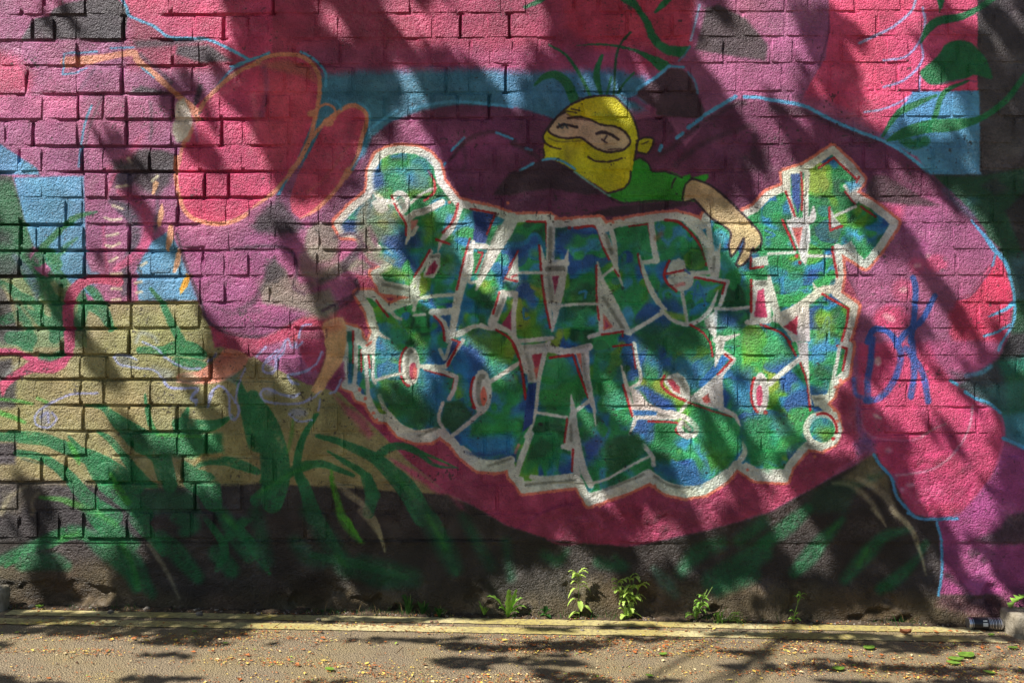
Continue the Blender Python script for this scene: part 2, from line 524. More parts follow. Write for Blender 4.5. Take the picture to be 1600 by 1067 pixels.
S(INK, 2.4, '760,1000 800,988 850,1020 875,1068 960,1072 1060,1108'); 

# ---- right: pink body, flaps, bulbs
T = 13
F((76, 50, 62), '620,90 660,30 730,25 850,100 960,160 1070,215 1000,218 870,212 720,195 590,185', 1, 3.5)
F((214, 76, 118), '590,190 700,205 850,220 830,310 720,290', .7, 8)
E((212, 82, 128), 1050, 575, 70, 55, .8, 4); E((212, 82, 128), 930, 590, 50, 50, .7, 5); E((212, 82, 128), 840, 740, 70, 70, .7, 6); E((206, 60, 108), 770, 920, 110, 80, .8, 6)
E((222, 170, 178), 1000, 530, 14, 14, .8, 3); E((222, 170, 178), 930, 590, 26, 16, .7, 3); E((222, 170, 178), 845, 742, 26, 18, .8, 3); E((222, 170, 178), 755, 915, 45, 22, .7, 3, .5)
E((110, 80, 100), 1105, 550, 14, 14, .7, 2); E((110, 80, 100), 1085, 620, 16, 12, .7, 2)
F((206, 56, 98), '1425,510 1490,600 1525,740 1530,850 1490,1010 1460,1067 1150,1067 1130,900 1180,810 1270,780 1350,670', .95, 6)
F((176, 40, 84), '1140,870 1250,820 1500,870 1400,960 1150,1000', .5, 14)
S((100, 50, 90), 2.5, '1420,510 1385,620 1350,670 1260,780 1170,800', .8)
S((60, 40, 60), 6, '980,0 1090,110 1160,180 1280,310', .6, 3)
S(LBLUE, 6, '1270,310,3 1340,390,5 1400,470,8 1450,530,7 1490,590,6 1530,740,5 1542,850,4 1530,950,5 1490,1020,4 1460,1075,3')
S(LBLUE, 4, '1425,490 1400,590', .8); S(LBLUE, 5, '1535,825,7 1470,870,5 1380,908,3'); S(LBLUE, 4, '1510,960 1430,1005 1350,1030')
S((60, 120, 150), 12, '1110,120 1200,220 1280,270', .35, 6)
F((70, 130, 150), '1220,180 1300,160 1320,200 1250,220', .5, 8)
F((50, 56, 56), '1330,90 1420,40 1500,110 1420,150', .8, 5)
T = 23
F((206, 62, 110), '560,0 1000,0 1150,250 1300,340 1310,380 1420,420 1470,520 1470,640 1430,760 1380,860 1320,940 1200,1067 900,1067 820,960 800,840 700,790 660,680 590,540 570,450', .9, 5)
F((166, 70, 132), '1470,640 1600,670 2300,700 2300,1180 1100,1180 1300,960 1400,840', 1, 4)
F((186, 78, 132), '1000,0 1420,0 1400,130 1280,200 1180,260 1060,140', .8, 8)
F((188, 60, 108), '880,830 1300,880 1250,1000 1000,1067 860,960', .5, 10)
F((72, 56, 74), '1140,180 1290,200 1430,120 1480,250 1500,420 1430,400 1320,350 1200,290', .8, 8)
F((50, 120, 120), '1300,290 1480,250 1600,230 1600,430 1460,440 1400,370', .7, 10)
S((226, 130, 170), 3, '570,480 620,570 700,605 880,615 960,590', .8, 2.5); S((206, 150, 170), 3.5, '1280,400 1260,520 1200,640 1080,760 960,810 800,830', .8, 2)
S((200, 170, 170), 3, '960,590 1040,540 1110,510', .6, 2); S((150, 40, 84), 5, '1310,380 1320,480', .6, 3)
S((224, 96, 150), 3.5, '1320,390 1430,430 1470,520 1470,620 1430,760', .8, 2)
E((226, 190, 190), 680, 465, 30, 12, .8, 3, .4); E((226, 190, 190), 685, 120, 24, 30, .8, 3); E((226, 170, 190), 750, 675, 25, 18, .7, 4); E((226, 170, 190), 885, 890, 28, 16, .7, 4); E((226, 170, 190), 835, 920, 14, 14, .7, 3)
S(LBLUE, 5, '1460,0 1440,50', .8); S(LBLUE, 7, '1390,150 1330,190 1240,210', .7, 3); S(LBLUE, 5, '1140,240 1180,265')
S(LBLUE, 5, '1230,310 1290,350 1380,380 1450,440'); S(LBLUE, 6, '1470,600 1540,630 1620,670')
S((120, 90, 160), 8, '570,380 570,520 600,580', .6, 5); F((130, 96, 156), '530,630 600,580 660,600 660,680 560,720', .7, 6)
F((130, 124, 90), '560,760 650,690 700,780 760,840 760,960 700,900 560,900 420,880', .8, 6)
F(DGREEN, '280,930 420,860 600,880 620,830 740,800 700,840 560,920 480,1067 200,1067', .5, 8)
S(LBLUE, 5, '655,700 700,770 770,850 800,960 890,1067 940,1100')
S((196, 100, 150), 4, '600,690 520,745 420,810', .8, 3)
T = 33
F((58, 50, 52), '850,0 890,10 1050,45 1060,200 1065,400 1040,500 900,450 870,200', .6, 8)
F((166, 70, 128), '880,-40 1150,35 1480,20 2300,-60 2300,520 1600,620 1400,500 1050,500 1080,250 1060,60', 1, 3)
F((206, 62, 108), '880,-60 1200,-60 1150,20 1000,25 900,5', 1, 4)
F((64, 52, 60), '1280,170 1450,90 1500,20 1600,0 2300,0 2300,200 1600,195 1400,205', .85, 6)
F((110, 60, 80), '1050,500 1400,500 1600,420 1700,640 1240,640 1030,560', .6, 10); E((70, 50, 60), 1280, 250, 30, 24, .6, 5); E((70, 50, 60), 1340, 300, 20, 18, .6, 5)
S(LBLUE, 5, '870,0 940,35 1050,40 1180,35'); S(LBLUE, 4.5, '1050,60 1080,200 1072,380 1045,500')
S((70, 55, 64), 8, '1100,380 1180,440 1240,520', .6, 5)

# ---- the flytrap monster, left
T = 10
F((56, 62, 58), '-700,-20 70,30 110,150 160,330 200,450 160,660 -700,660', 1, 3)
F(GREEN, '-700,120 60,60 110,150 160,330 210,460 130,560 60,640 -700,640', .8, 8)
F((40, 46, 46), '-100,360 70,390 60,450 -100,460', .8, 10); F((40, 46, 50), '-40,520 100,540 120,660 -40,660', .6, 10)
F((86, 152, 192), '80,40 520,30 530,500 540,660 620,800 380,700 200,450 150,300', 1, 2.5)
F((70, 128, 166), '160,120 420,140 520,320 200,320', .6, 14)
F(MAUVE, '525,20 690,-10 840,-10 1110,0 1100,80 1130,300 1080,380 950,380 700,620 560,620 535,400', 1, 3)
F((60, 48, 60), '700,-60 840,-60 1000,-60 1090,-40 1060,60 980,150 900,130 840,80 720,100', .9, 8)
F((120, 110, 140), '720,0 830,20 820,90 730,90', .6, 6)
F((88, 152, 190), '930,450 1060,370 1130,520 1180,640 1240,740 1235,810 860,810 840,640', 1, 2.5)
F((88, 152, 190), '540,560 570,630 700,640 700,700 540,720', .9, 4)
F(MAUVE, '1080,380 1270,345 1600,330 2100,330 2100,1040 1430,1000 1300,955 1250,830 1180,640 1130,500', 1, 2.5)
F(MAUVE, '640,560 800,640 840,760 850,900 790,980 690,965 640,850 600,720', 1, 3)
F(PINK, '690,850 850,830 850,920 780,975 700,960', .8, 5)
S((66, 60, 78), 17, '690,190,8 760,230,18 820,290,18 845,380,15 830,480,14 790,560,12 780,640,12 780,760,12', .92, 4)
S((70, 60, 80), 10, '980,180,4 985,290,9 960,360,12', .85, 4)
S((206, 80, 130), 17, '740,130,8 850,190,18 910,270,17 925,380,16 890,480,16 800,560,14 720,610,8', .95, 3)
S((206, 80, 130), 5, '730,0 690,80 660,160', .8, 3); S((206, 80, 130), 5, '640,340 655,500 670,620', .8, 3); S((206, 80, 130), 4, '690,840 720,940 790,975 850,900 845,700 850,640', .8, 2.5)
for s_ in ('730,100 790,90', '700,215 760,235', '650,290 700,305 755,298', '665,405 735,390', '660,465 700,470 745,450', '685,565 730,540', '690,645 760,640', '700,735 755,735', '705,805 750,800', '720,875 770,880', '880,590 910,570', '840,700 880,690', '850,760 880,755', '950,60 980,30'):
    S((224, 212, 178), 4.5, s_, .9, 2)
S((226, 170, 128), 8, '1010,210,3 1005,270,9 990,340,5'); S((226, 170, 128), 9, '1065,350,8 1060,420,11 1045,490,5'); S((226, 170, 128), 8, '1115,500,8 1105,570,9 1085,630,4'); S((226, 170, 128), 6, '970,80,9 955,140,4')
F((222, 160, 24), '1160,640 1195,645 1170,720 1125,775 1120,740', 1)
F((98, 54, 84), '1430,420 1600,340 1700,330 1700,420 1500,500', .5, 12); F((96, 52, 86), '1330,640 1420,720 1400,880 1340,800', .4, 12); F((70, 46, 66), '1500,860 1600,790 1640,870 1500,900', .7, 8)
S((60, 40, 60), 4, '1130,500 1180,640 1240,760 1260,850 1300,950 1430,995 1600,1040', .7, 3)
F(OCHRE, '540,830 860,815 1235,810 1300,960 1330,1067 1330,1100 540,1100', 1, 2.5)
F(RASP, '1310,965 1430,1000 1600,1040 1700,1067 1340,1100', 1, 2.5)
F((120, 140, 90), '-700,660 400,660 540,820 540,1100 -700,1100', 1, 3)
F((62, 56, 60), '-700,660 0,660 60,780 150,1067 -700,1100', .8, 8)
for s_ in ('150,560,18 180,640,24 260,720,26 330,820,20', '300,680,10 350,640,18 390,700,14', '0,700,10 90,760,16 140,860,14 180,1000,12', '20,930,16 140,900,18 260,930,20 380,1000,18', '340,800,16 360,900,20 340,1040,18', '230,560,20 280,520,24 350,580,20', '130,780,12 220,830,14 250,900,12', '500,760,14 520,860,16 480,960,16', '560,840,16 640,880,20 690,980,12', '60,1040,20 180,1050,24'):
    S(GREEN, 14, s_, .95, 2, dry=True)
S((60, 86, 110), 10, '90,530,8 160,620,14 220,730,14 230,800,6', .8, 4)
S(OCHRE, 6, '20,720 60,800 110,960', .8, 3); S(OCHRE, 6, '100,800 170,900 220,960', .7, 3); S((190, 180, 140), 7, '280,760 300,900', .5, 4)
S(GREEN, 12, '540,720,9 590,760,14 640,840,13 670,900,8', .95, 2.5)
S(PINK, 18, '740,690,16 620,675,14 520,690,17 450,760,18 425,850,18 430,1000,17 430,1080,16', 1, 2)
S(GREEN, 7, '600,255,3 470,290,9 350,390,10 240,500,10', 1, 2); S(GREEN, 7, '480,420,4 400,480,8 340,560,8', .9, 2.5); S(GREEN, 9, '940,735,5 1020,840,9 1080,970,12 1130,1060,14', 1, 2)
S(LILAC, 6, '850,1067 880,1010 950,1030 980,1067', .5, 4)
S(ORANGE, 7, '1100,-90 1095,0 1100,80 1130,200 1170,270 1240,310 1350,330 1450,315 1540,270 1610,225')

# ---- the lower body, feet, water and smoke
T = 11
S(ORANGE, 7, '-10,230 100,140 180,60 220,0'); F(BLUE, '205,35 150,150 125,150 170,80', 1)
S(ORANGE, 7, '275,308 350,260 450,170 520,90 570,-10')
F(MAUVE, '-50,250 100,160 270,300 420,240 530,100 690,110 640,200 520,330 560,390 760,470 640,640 740,650 640,760 480,880 250,930 0,1067 -50,1067', 1, 3)
F((110, 52, 92), '320,300 480,190 560,60 690,60 690,130 600,230 520,320 480,430 380,400', .8, 6)
F((56, 42, 56), '0,290 140,170 300,360 200,380 100,340 0,390', .85, 8)
F((60, 44, 60), '60,600 130,560 180,640 120,680 60,660', .7, 8)
F(RASP, '620,640 740,655 780,760 1000,790 860,840 720,780 700,870 740,1067 545,1067 540,950 440,900 640,760', 1, 2)
F((204, 84, 92), '230,960 300,915 480,880 560,930 540,1067 200,1067', .9, 6)
F((228, 172, 122), '420,955 540,940 560,1080 420,1080', 1, 4)
F((150, 60, 90), '270,1067 280,990 320,955 390,965 425,1010 430,1080 270,1080', 1, 2); S(LILAC, 4, '265,1067 275,990 315,955 345,952')
S((60, 34, 54), 5, '0,465 100,470 200,490 240,560 250,640 230,700 300,750', .8, 3)
S((60, 34, 54), 5, '480,430 560,400 650,405 690,450 680,510', .8, 3); S((60, 34, 54), 6, '620,690 630,760 560,830 480,870', .8, 3)
S((60, 34, 54), 6, '0,1035 150,1000 250,920', .7, 3); S((56, 40, 56), 14, '650,470,6 590,560,16 500,620,14 400,690,8', .85, 4)
T = -1
E(SMOKE, 502, 378, 28, 32, .75, 5); E(SMOKE, 497, 408, 34, 26, .5, 6)
T = 11
S(SMOKE, 20, '20,700,14 120,740,24 200,820,26 330,890,26 450,880,24 490,800,14', .7, 5)
S(SMOKE, 12, '240,670,10 260,720,10 340,750,10', .7, 3); S(SMOKE, 12, '260,640 380,650 500,600 620,560', .5, 5); S(SMOKE, 18, '540,600,10 650,590,18 740,570,24 830,590,14', .8, 4)
S((190, 190, 180), 3, '560,600 640,640 740,650', .5, 3)
F((116, 100, 110), '240,780 420,760 480,820 380,860', .35, 8)

T = -1
for s_ in ('640,690 690,730 760,790', '830,770 850,810 870,838', '930,800 950,830 960,848', '1050,790 1085,805 1100,825', '1150,770 1185,785 1210,792', '1320,600 1350,650 1340,690'):
    S((206, 84, 122), 7, s_, .45, 6)
for s_ in ('700,700 760,760 820,800', '880,790 900,830', '1000,800 1030,830', '1110,780 1150,805', '1240,740 1270,750'):
    S((126, 32, 68), 16, s_, .45, 10)
for s_ in ('1370,330 1440,360 1500,420', '1350,440 1400,470 1440,540', '1260,190 1330,230 1400,280', '700,210 760,215 790,240', '1120,220 1200,200 1290,230'):
    S((196, 104, 150), 16, s_, .28, 12)
for s_ in ('420,370 450,420 440,480', '340,430 380,480 440,500', '1420,520 1470,560 1500,540', '1440,640 1500,700 1520,760', '60,60 140,120 190,180', '20,150 80,190 120,260'):
    S((120, 44, 88), 18, s_, .30, 12)

# ---- the lettering: block of two rows, camouflage fill
n1 = vnoise(CH, CW, 58, 58, 21, 3)
n2 = vnoise(CH, CW, 52, 52, 22, 3)
n3 = vnoise(CH, CW, 34, 34, 23, 3)
n4 = vnoise(CH, CW, 40, 40, 24, 2)


def sst(x, a, b):
    t = np.clip((x - a) / (b - a), 0, 1)
    return (t * t * (3 - 2 * t))[..., None]


camo = np.empty_like(canvas)
camo[:] = (26, 134, 70)
for nn, lo, hi, c in ((n3, .46, .58, (14, 88, 52)), (n1, .47, .56, (34, 128, 176)), (n2, .55, .64, (92, 160, 40)), (n1, .585, .66, (32, 88, 158)), (n4, .54, .66, (40, 152, 88)), (n2, .66, .74, (140, 170, 56)), (n3 * .5 + n4 * .5, .58, .68, (60, 150, 190)), (n3, .62, .72, (44, 160, 84))):
    camo += (np.array(c, np.float32) - camo) * sst(nn, lo, hi)

for k_ in range(150):
    rr_ = np.random.default_rng(900 + k_)
    cx_, cy_ = int(rr_.uniform(530, 1400)) + MX, int(rr_.uniform(235, 775)) + MY
    q_ = rr_.uniform(5, 22)
    yy_, xx_ = np.mgrid[max(cy_ - 40, 0):cy_ + 40, cx_ - 40:cx_ + 40]
    dd_ = np.hypot(xx_ - cx_, (yy_ - cy_) * rr_.uniform(.7, 1.4)) + jit2[max(cy_ - 40, 0):cy_ + 40, cx_ - 40:cx_ + 40] * q_ * .25
    mm_ = np.clip((q_ - dd_) / rr_.choice([2.5, 6, 12]) + .5, 0, 1)[..., None] * rr_.uniform(.35, .8)
    cc_ = np.array([(14, 92, 52), (30, 150, 78), (34, 118, 172), (28, 74, 146), (100, 164, 44), (60, 168, 150)][rr_.integers(6)], np.float32)
    w_ = camo[max(cy_ - 40, 0):cy_ + 40, cx_ - 40:cx_ + 40]
    w_ += (cc_ - w_) * mm_

BLOCK = ('590,245 605,236 625,233 650,235 668,243 682,258 688,284 714,316 735,322 775,331 800,341 857,340 870,350 935,345 945,357 960,350 1020,340 1055,337 1080,343 1098,352 1103,338 1120,338 1140,345 '
         '1180,326 1200,304 1229,292 1227,272 1258,262 1300,234 1330,262 1345,281 1330,302 1365,322 1398,348 1375,385 1352,413 1335,402 1308,386 1312,430 1308,448 1305,458 1335,479 1325,520 1318,536 1327,539 1320,584 1303,597 1297,616 1284,631 '
         '1302,648 1306,668 1300,688 1282,698 1262,694 1250,705 1232,727 1225,747 1180,744 1160,731 1150,724 1132,746 1100,766 1070,771 1040,764 1015,746 975,764 920,784 907,759 900,754 817,764 812,754 800,741 798,726 775,731 747,729 722,709 707,689 687,674 672,684 650,685 625,676 607,654 590,651 580,636 575,624 560,619 555,606 539,601 537,512 555,517 562,532 576,545 '
         '587,519 577,484 560,459 580,459 607,482 625,474 647,469 647,459 597,452 592,434 585,427 607,417 580,402 590,388 575,372 560,366 535,364 527,349 550,324 575,304 579,289 580,267')
T = -1
PB = BLOCK + ' ' + BLOCK.split()[0]
S(CORAL, 21, PB, 1, 1.5, False, 1.6)
F(camo, BLOCK, 1, 1.5)
T = 50
for c_, s_, al_, so_ in (((112, 174, 34), '100,70 220,150 330,250 250,180 140,140', .8, 12), ((116, 172, 40), '480,200 620,190 690,270 600,310', .75, 18), ((28, 112, 184), '330,270 440,330 420,520 340,560 310,430', .8, 14), ((34, 132, 196), '470,250 520,360 500,480 460,380', .8, 12),
                         ((30, 134, 204), '470,600 560,600 690,600 670,680 560,690 490,650', .95, 8), ((20, 60, 140), '500,668 590,695 690,660 690,700 560,715', .9, 4), ((14, 96, 50), '150,420 300,430 380,520 300,580 200,520', .85, 14), ((12, 84, 46), '410,470 470,460 520,520 440,590 400,540', .95, 4),
                         ((24, 92, 154), '140,210 240,280 200,330 140,300', .7, 12), ((40, 160, 72), '520,480 710,520 700,600 540,600', .7, 16), ((44, 152, 62), '780,290 880,290 960,440 900,470 780,480', .75, 14), ((20, 132, 72), '740,600 840,600 880,700 720,740', .8, 12), ((34, 150, 78), '560,280 680,320 710,420 600,430', .6, 16)):
    F(c_, s_, al_, so_)
T = 51
for c_, s_, al_, so_ in (((16, 100, 56), '220,150 460,170 530,260 250,270', .8, 14), ((30, 102, 172), '250,290 520,300 560,310 470,420 440,420', .75, 14), ((34, 92, 186), '240,400 330,440 390,500 300,480', .9, 6), ((42, 166, 82), '430,470 600,520 640,640 560,720 480,640', .8, 14), ((34, 130, 184), '300,690 430,720 560,780 430,790 330,760', .85, 10),
                         ((14, 94, 46), '110,690 200,600 260,600 280,660 150,750', .9, 4), ((40, 82, 162), '20,620 90,600 100,680 40,720', .8, 10), ((100, 168, 40), '500,640 600,640 600,720 520,730', .6, 12), ((34, 106, 174), '590,330 690,330 690,510 600,500', .75, 14), ((24, 128, 64), '640,540 760,520 760,700 660,690', .8, 8), ((104, 176, 110), '770,520 880,500 870,640 790,650', .7, 14), ((66, 168, 70), '600,190 800,190 850,290 700,340', .75, 16), ((20, 120, 64), '60,270 170,260 200,400 120,480 60,420', .6, 14)):
    F(c_, s_, al_, so_)
T = -1
S(WHITE, 12, PB, 1, 1.4, False)
# fatter, shaded white along the foot of the block
for s_ in ('812,750 820,757 900,748', '905,752 920,775 975,757 1012,738', '1015,740 1040,757 1075,764 1105,758 1135,738', '1165,728 1185,737 1225,738', '607,650 625,668 650,677 675,674', '722,702 747,721 775,724 798,718'):
    S(WHITE, 13, s_)
for s_ in ('822,757 898,749', '925,772 975,752 1005,740', '1022,743 1045,757 1080,762', '655,680 682,668', '762,727 798,716'):
    S(GREY, 4.5, s_, .8, 2)

# first letter and its ball
T = 11
E((34, 120, 180), 880, 60, 120, 90, .6, 8); E((30, 140, 70), 850, 90, 90, 70, .7, 10); E((36, 90, 160), 770, 120, 40, 70, .6, 8)
F((30, 66, 140), '530,335 570,300 650,310 640,385 550,385', .9, 5); F((40, 120, 180), '580,280 690,200 640,300', .7, 6)
F((28, 62, 134), '780,400 940,370 1030,380 1000,470 880,500 790,460', .8, 7); F((100, 160, 40), '780,640 850,590 960,640 950,700', .8, 6)
F((110, 170, 40), '1040,300 1110,240 1120,400 1060,440', .8, 8); F((60, 160, 210), '960,520 1290,430 1280,560 1150,520', .6, 10)
F((24, 60, 128), '1350,248 1490,270 1430,460 1350,440 1365,330', 1, 2)
E(SMOKE, 780, 290, 135, 130, .45, 10); R_(SMOKE, 10, 790, 290, 130, 140, 90, 250, .5, 4)
E(WHITE, 770, 235, 36, 24, 1, 2, .6); S(WHITE, 9, '740,200 790,190 870,195', .9)
S(WHITE, 9, '860,160 890,138 930,155 945,200 925,245'); S(WHITE, 8, '865,195 900,260 940,320 955,390 935,455,3')
S(GREY, 9, '900,180 920,220', .9, 2); S(WHITE, 5, '1120,105 1040,140 970,195'); S(WHITE, 11, '1160,195 1050,250 990,265 950,300'); S(GREY, 6, '1080,230 1000,250', .7, 3)
F((228, 150, 140), '960,310 1010,300 1000,350 965,380', 1, 2); S(WHITE, 6, '945,290 965,400 1005,350')
S(RED, 3, '845,155 880,240 930,320 935,400'); S(RED, 4, '1075,0 1110,60 1112,130 1050,185')
S(WHITE, 10, '1275,215 1250,290 1210,370 1160,430,7 1135,500,3'); S(GREY, 4, '1245,270 1210,350', .8, 2); S(RED, 3.4, '1260,205 1235,300 1165,385'); S(RED, 3.4, '1125,428 1205,455')
S(WHITE, 13, '1355,440,6 1320,560,14 1290,680,15 1260,800,14 1235,940,12 1215,1050,8'); S(GREY, 4, '1340,480 1320,600', .7, 2)
S(RED, 3, '1335,420 1300,540 1270,660 1255,740')
S(RED, 3.4, '1340,236 1495,266 1440,395', 1, 1.4, False)
S(WHITE, 20, '1600,300,20 1550,390,22 1490,490,20 1440,590,16 1375,740,4'); S(GREY, 6, '1520,350 1470,450', .8, 2); S(GREY, 5, '1440,530 1390,660', .8, 2); S(WHITE, 9, '1345,465 1440,472')
F((30, 130, 70), '1355,505 1410,508 1385,610 1350,660', 1); S(WHITE, 5, '1345,500 1350,580 1330,690 1380,690'); S(RED, 3.4, '1390,508 1412,520 1370,632')
S(WHITE, 7, '1090,500 1045,590 1000,660 965,740'); F(WHITE, '1080,520 1150,510 1150,600 1110,670 1040,660', 1); F(RASP, '1085,590 1115,560 1135,590 1110,640 1055,650', 1); S(GREY, 5, '1090,535 1140,530', .8)
S(RED, 3, '1085,492 1030,590 985,660')
S(WHITE, 12, '745,655 780,700 960,740 1000,760'); S(GREY, 5, '790,708 960,745', .8, 2)
S(WHITE, 6, '1015,660 1000,770 985,870'); S(WHITE, 6, '1000,798 1120,780 1260,770'); S(WHITE, 5, '985,900 1050,895'); S(WHITE, 11, '1100,880 1170,880 1245,870')
S(WHITE, 9, '1110,890,5 1175,960,10 1195,1060,8'); S(RED, 3.4, '1110,905 1160,960 1178,1060'); S(WHITE, 7, '1215,1000 1260,1025 1345,985,3'); S(WHITE, 7, '1400,965 1460,982 1560,985')
S(WHITE, 8, '650,775,6 700,870,9 725,970,8 780,1025,6 830,1047,3'); S(RED, 3.2, '750,810 785,860 825,908'); S(WHITE, 5, '830,860 870,910 905,925')
F(RASP, '1530,965 1600,855 1600,1010 1560,985', 1, 2); S(WHITE, 15, '1545,770 1510,860 1475,950'); S(GREY, 6, '1540,800 1500,900', .8, 2); S(WHITE, 9, '1525,765 1620,765'); S(RED, 3, '1518,760 1480,890')
S(RED, 3, '1600,590 1558,665 1610,685', 1, 1.4, False)
# bars at the left of the lower row
T = 11
F((28, 100, 90), '560,1000 605,1000 605,1067 560,1067', .9, 3)
S(RED, 3, '605,1000 605,1067'); S(WHITE, 8, '640,1000 640,1067')
T = 21
F((40, 120, 170), '565,130 600,130 600,260 565,260', .9, 4); F((26, 110, 60), '620,40 660,40 660,180 625,180', .9, 2)
S(WHITE, 6, '550,0 558,130 560,260'); S(RED, 3, '608,0 606,130'); S(WHITE, 7, '622,0 622,160 612,265'); S(RED, 3, '655,50 657,185'); S(WHITE, 7, '678,40 690,200 700,350'); S(CORAL, 4, '690,20 720,0'); S(RED, 3.2, '700,75 712,160'); S(WHITE, 6, '735,0 727,200 742,255'); S(WHITE, 9, '670,60 720,60')

# A and N
T = 12
S(RED, 3.4, '90,315 210,318 216,470', 1, 1.4, False); S(WHITE, 14, '242,300 240,420 238,570'); S(GREY, 6, '238,360 236,540', .8, 2)
S(WHITE, 12, '195,578 335,575'); S(GREY, 7, '225,612 315,608', .9, 2)
S(WHITE, 9, '178,470,3 200,620,10 222,780,9 248,995,3'); S(WHITE, 10, '350,490,2 332,580,8 310,700,12 275,870,10 250,1000,3'); F(WHITE, '200,600 320,600 290,800 255,900 225,780', 1)
S(GREY, 5, '225,660 245,800', .6, 3); F(RASP, '248,655 292,655 266,768', 1); S(GREY, 8, '220,612 315,608', .9, 2); S(RED, 3.4, '168,465 185,680 210,850 237,978')
F(WHITE, '-60,690 -10,610 35,505 42,690', 1); S(RED, 3, '-20,600 35,500'); S(RED, 3, '-45,670 30,690'); S(WHITE, 5, '35,635 190,635'); S((200, 80, 90), 3, '0,660 25,650')
S(WHITE, 8, '-10,775 20,785 8,900 12,1065')
S(RED, 4.2, '390,356 520,350 560,450 605,548'); E(RED, 356, 356, 12, 10)
F((34, 80, 160), '275,365 400,370 370,440 300,520 265,560', .8, 7)
S(WHITE, 13, '530,335,6 585,440,13 635,560,9 690,722,2'); S(WHITE, 8, '610,340 640,460 652,600,5'); S(GREY, 6, '585,400 620,510', .8, 2); S(RED, 2.6, '630,600 665,655')
S(WHITE, 5, '640,600 560,660'); S(WHITE, 10, '532,570,3 560,680,8 620,800,11 680,920,11 725,1005,9'); S(WHITE, 7, '533,590,4 540,800,8 555,1005,7'); F(WHITE, '540,680 640,860 700,990 555,1000', 1)
S(GREY, 6, '570,790 620,870 690,980', .8, 2); F((222, 120, 104), '568,890 632,972 568,1002', 1); F(RASP, '580,930 610,970 580,985', 1, 2); S(RED, 2.8, '526,590 526,780 542,930')
S(WHITE, 5, '280,843 400,832 530,830'); S(WHITE, 7, '480,1035 590,1005 690,1000 735,1015'); S(RED, 3, '560,1022 690,1003 688,1032', 1, 1.4, False); S(WHITE, 7, '740,1005 850,940 945,882'); S(WHITE, 7, '20,1062 130,1055 245,1042')
# C
S(RED, 2.8, '730,346 850,330 872,462', 1, 1.4, False); S(WHITE, 10, '868,310 882,450 902,560'); S(WHITE, 7, '900,562 805,572'); S(RED, 3.4, '785,520 802,600 855,745'); E(RED, 860, 752, 10, 10); S(WHITE, 8, '795,530,3 840,680,8 900,800,9 955,865,6')
S(RED, 4, '955,305 1040,320 1110,380 1170,460 1205,550'); E(RED, 1213, 580, 9, 14); S(WHITE, 12, '1095,315 1180,400 1220,500 1245,600')
S(WHITE, 15, '1265,490 1270,570 1265,650'); S(GREY, 5, '1262,540 1260,620', .7, 2); S(WHITE, 7, '1080,645 1240,632'); S(WHITE, 7, '1130,655 1345,690 1300,835', 1, 1.4, False); S(RED, 3.4, '1140,663 1328,702 1312,765', 1, 1.4, False)
F(WHITE, '975,590 1000,555 1040,545 1075,560 1085,610 1070,640 960,650', 1); E(WHITE, 1050, 690, 82, 62); S(WHITE, 10, '1090,650 1130,640'); S(RED, 4, '980,560 950,640 970,700 1025,748'); S(RED, 3.4, '960,642 1080,618'); S((60, 100, 170), 3, '1080,618 1110,640'); S((226, 130, 130), 6, '1025,715 1070,705', .8, 2)
S(GREY, 5, '985,660 1020,700', .5, 3)
F((20, 96, 50), '1100,500 1200,480 1210,560 1130,610', .7, 8); S((150, 90, 40), 8, '900,420 930,390', .6, 4)
S(WHITE, 6, '1060,750 1080,870 1092,955'); S(WHITE, 7, '935,870 1010,932 1090,957 1170,930 1240,860 1285,745,2'); F((140, 180, 60), '950,870 1080,900 1085,940 1000,920', .8, 3)
S((44, 128, 190), 3, '1130,800 1160,690 1210,830'); S((44, 128, 190), 3, '1120,765 1205,780')
S((44, 140, 210), 4, '420,760 460,750 455,790', .8); S((44, 140, 210), 4, '70,860 75,920 105,915', .8)
# H and the hand's surroundings
F((70, 170, 215), '1245,380 1310,360 1350,400 1300,490 1245,500', .8, 5); S(WHITE, 9, '1215,275 1235,420 1250,510'); S(WHITE, 5, '1300,455,2 1285,560,6 1270,650,6')
S(WHITE, 6, '1270,860 1380,862 1495,848'); F(WHITE, '1200,930 1255,880 1285,840 1275,1050 1240,1020', 1); S(GREY, 8, '1215,930 1225,970', .8, 2); S(RED, 3.4, '1110,960 1180,1000 1235,1067'); S(WHITE, 8, '1265,1055 1350,1040 1415,1020,3')
F((28, 70, 130), '1280,880 1480,870 1400,960 1290,1000', .7, 8)
F(WHITE, '1500,545 1595,525 1600,590 1495,608', 1); S(RED, 3.4, '1492,540 1487,610 1565,598', 1, 1.4, False)
F(WHITE, '1505,680 1610,680 1620,940 1480,940', 1); S(RED, 3.8, '1493,680 1492,880'); F((196, 60, 100), '1535,745 1570,735 1592,915 1510,910', 1); S(GREY, 7, '1530,705 1600,700', .8, 2); S(WHITE, 9, '1470,945 1600,935'); S(RED, 3, '1550,960 1610,978'); 
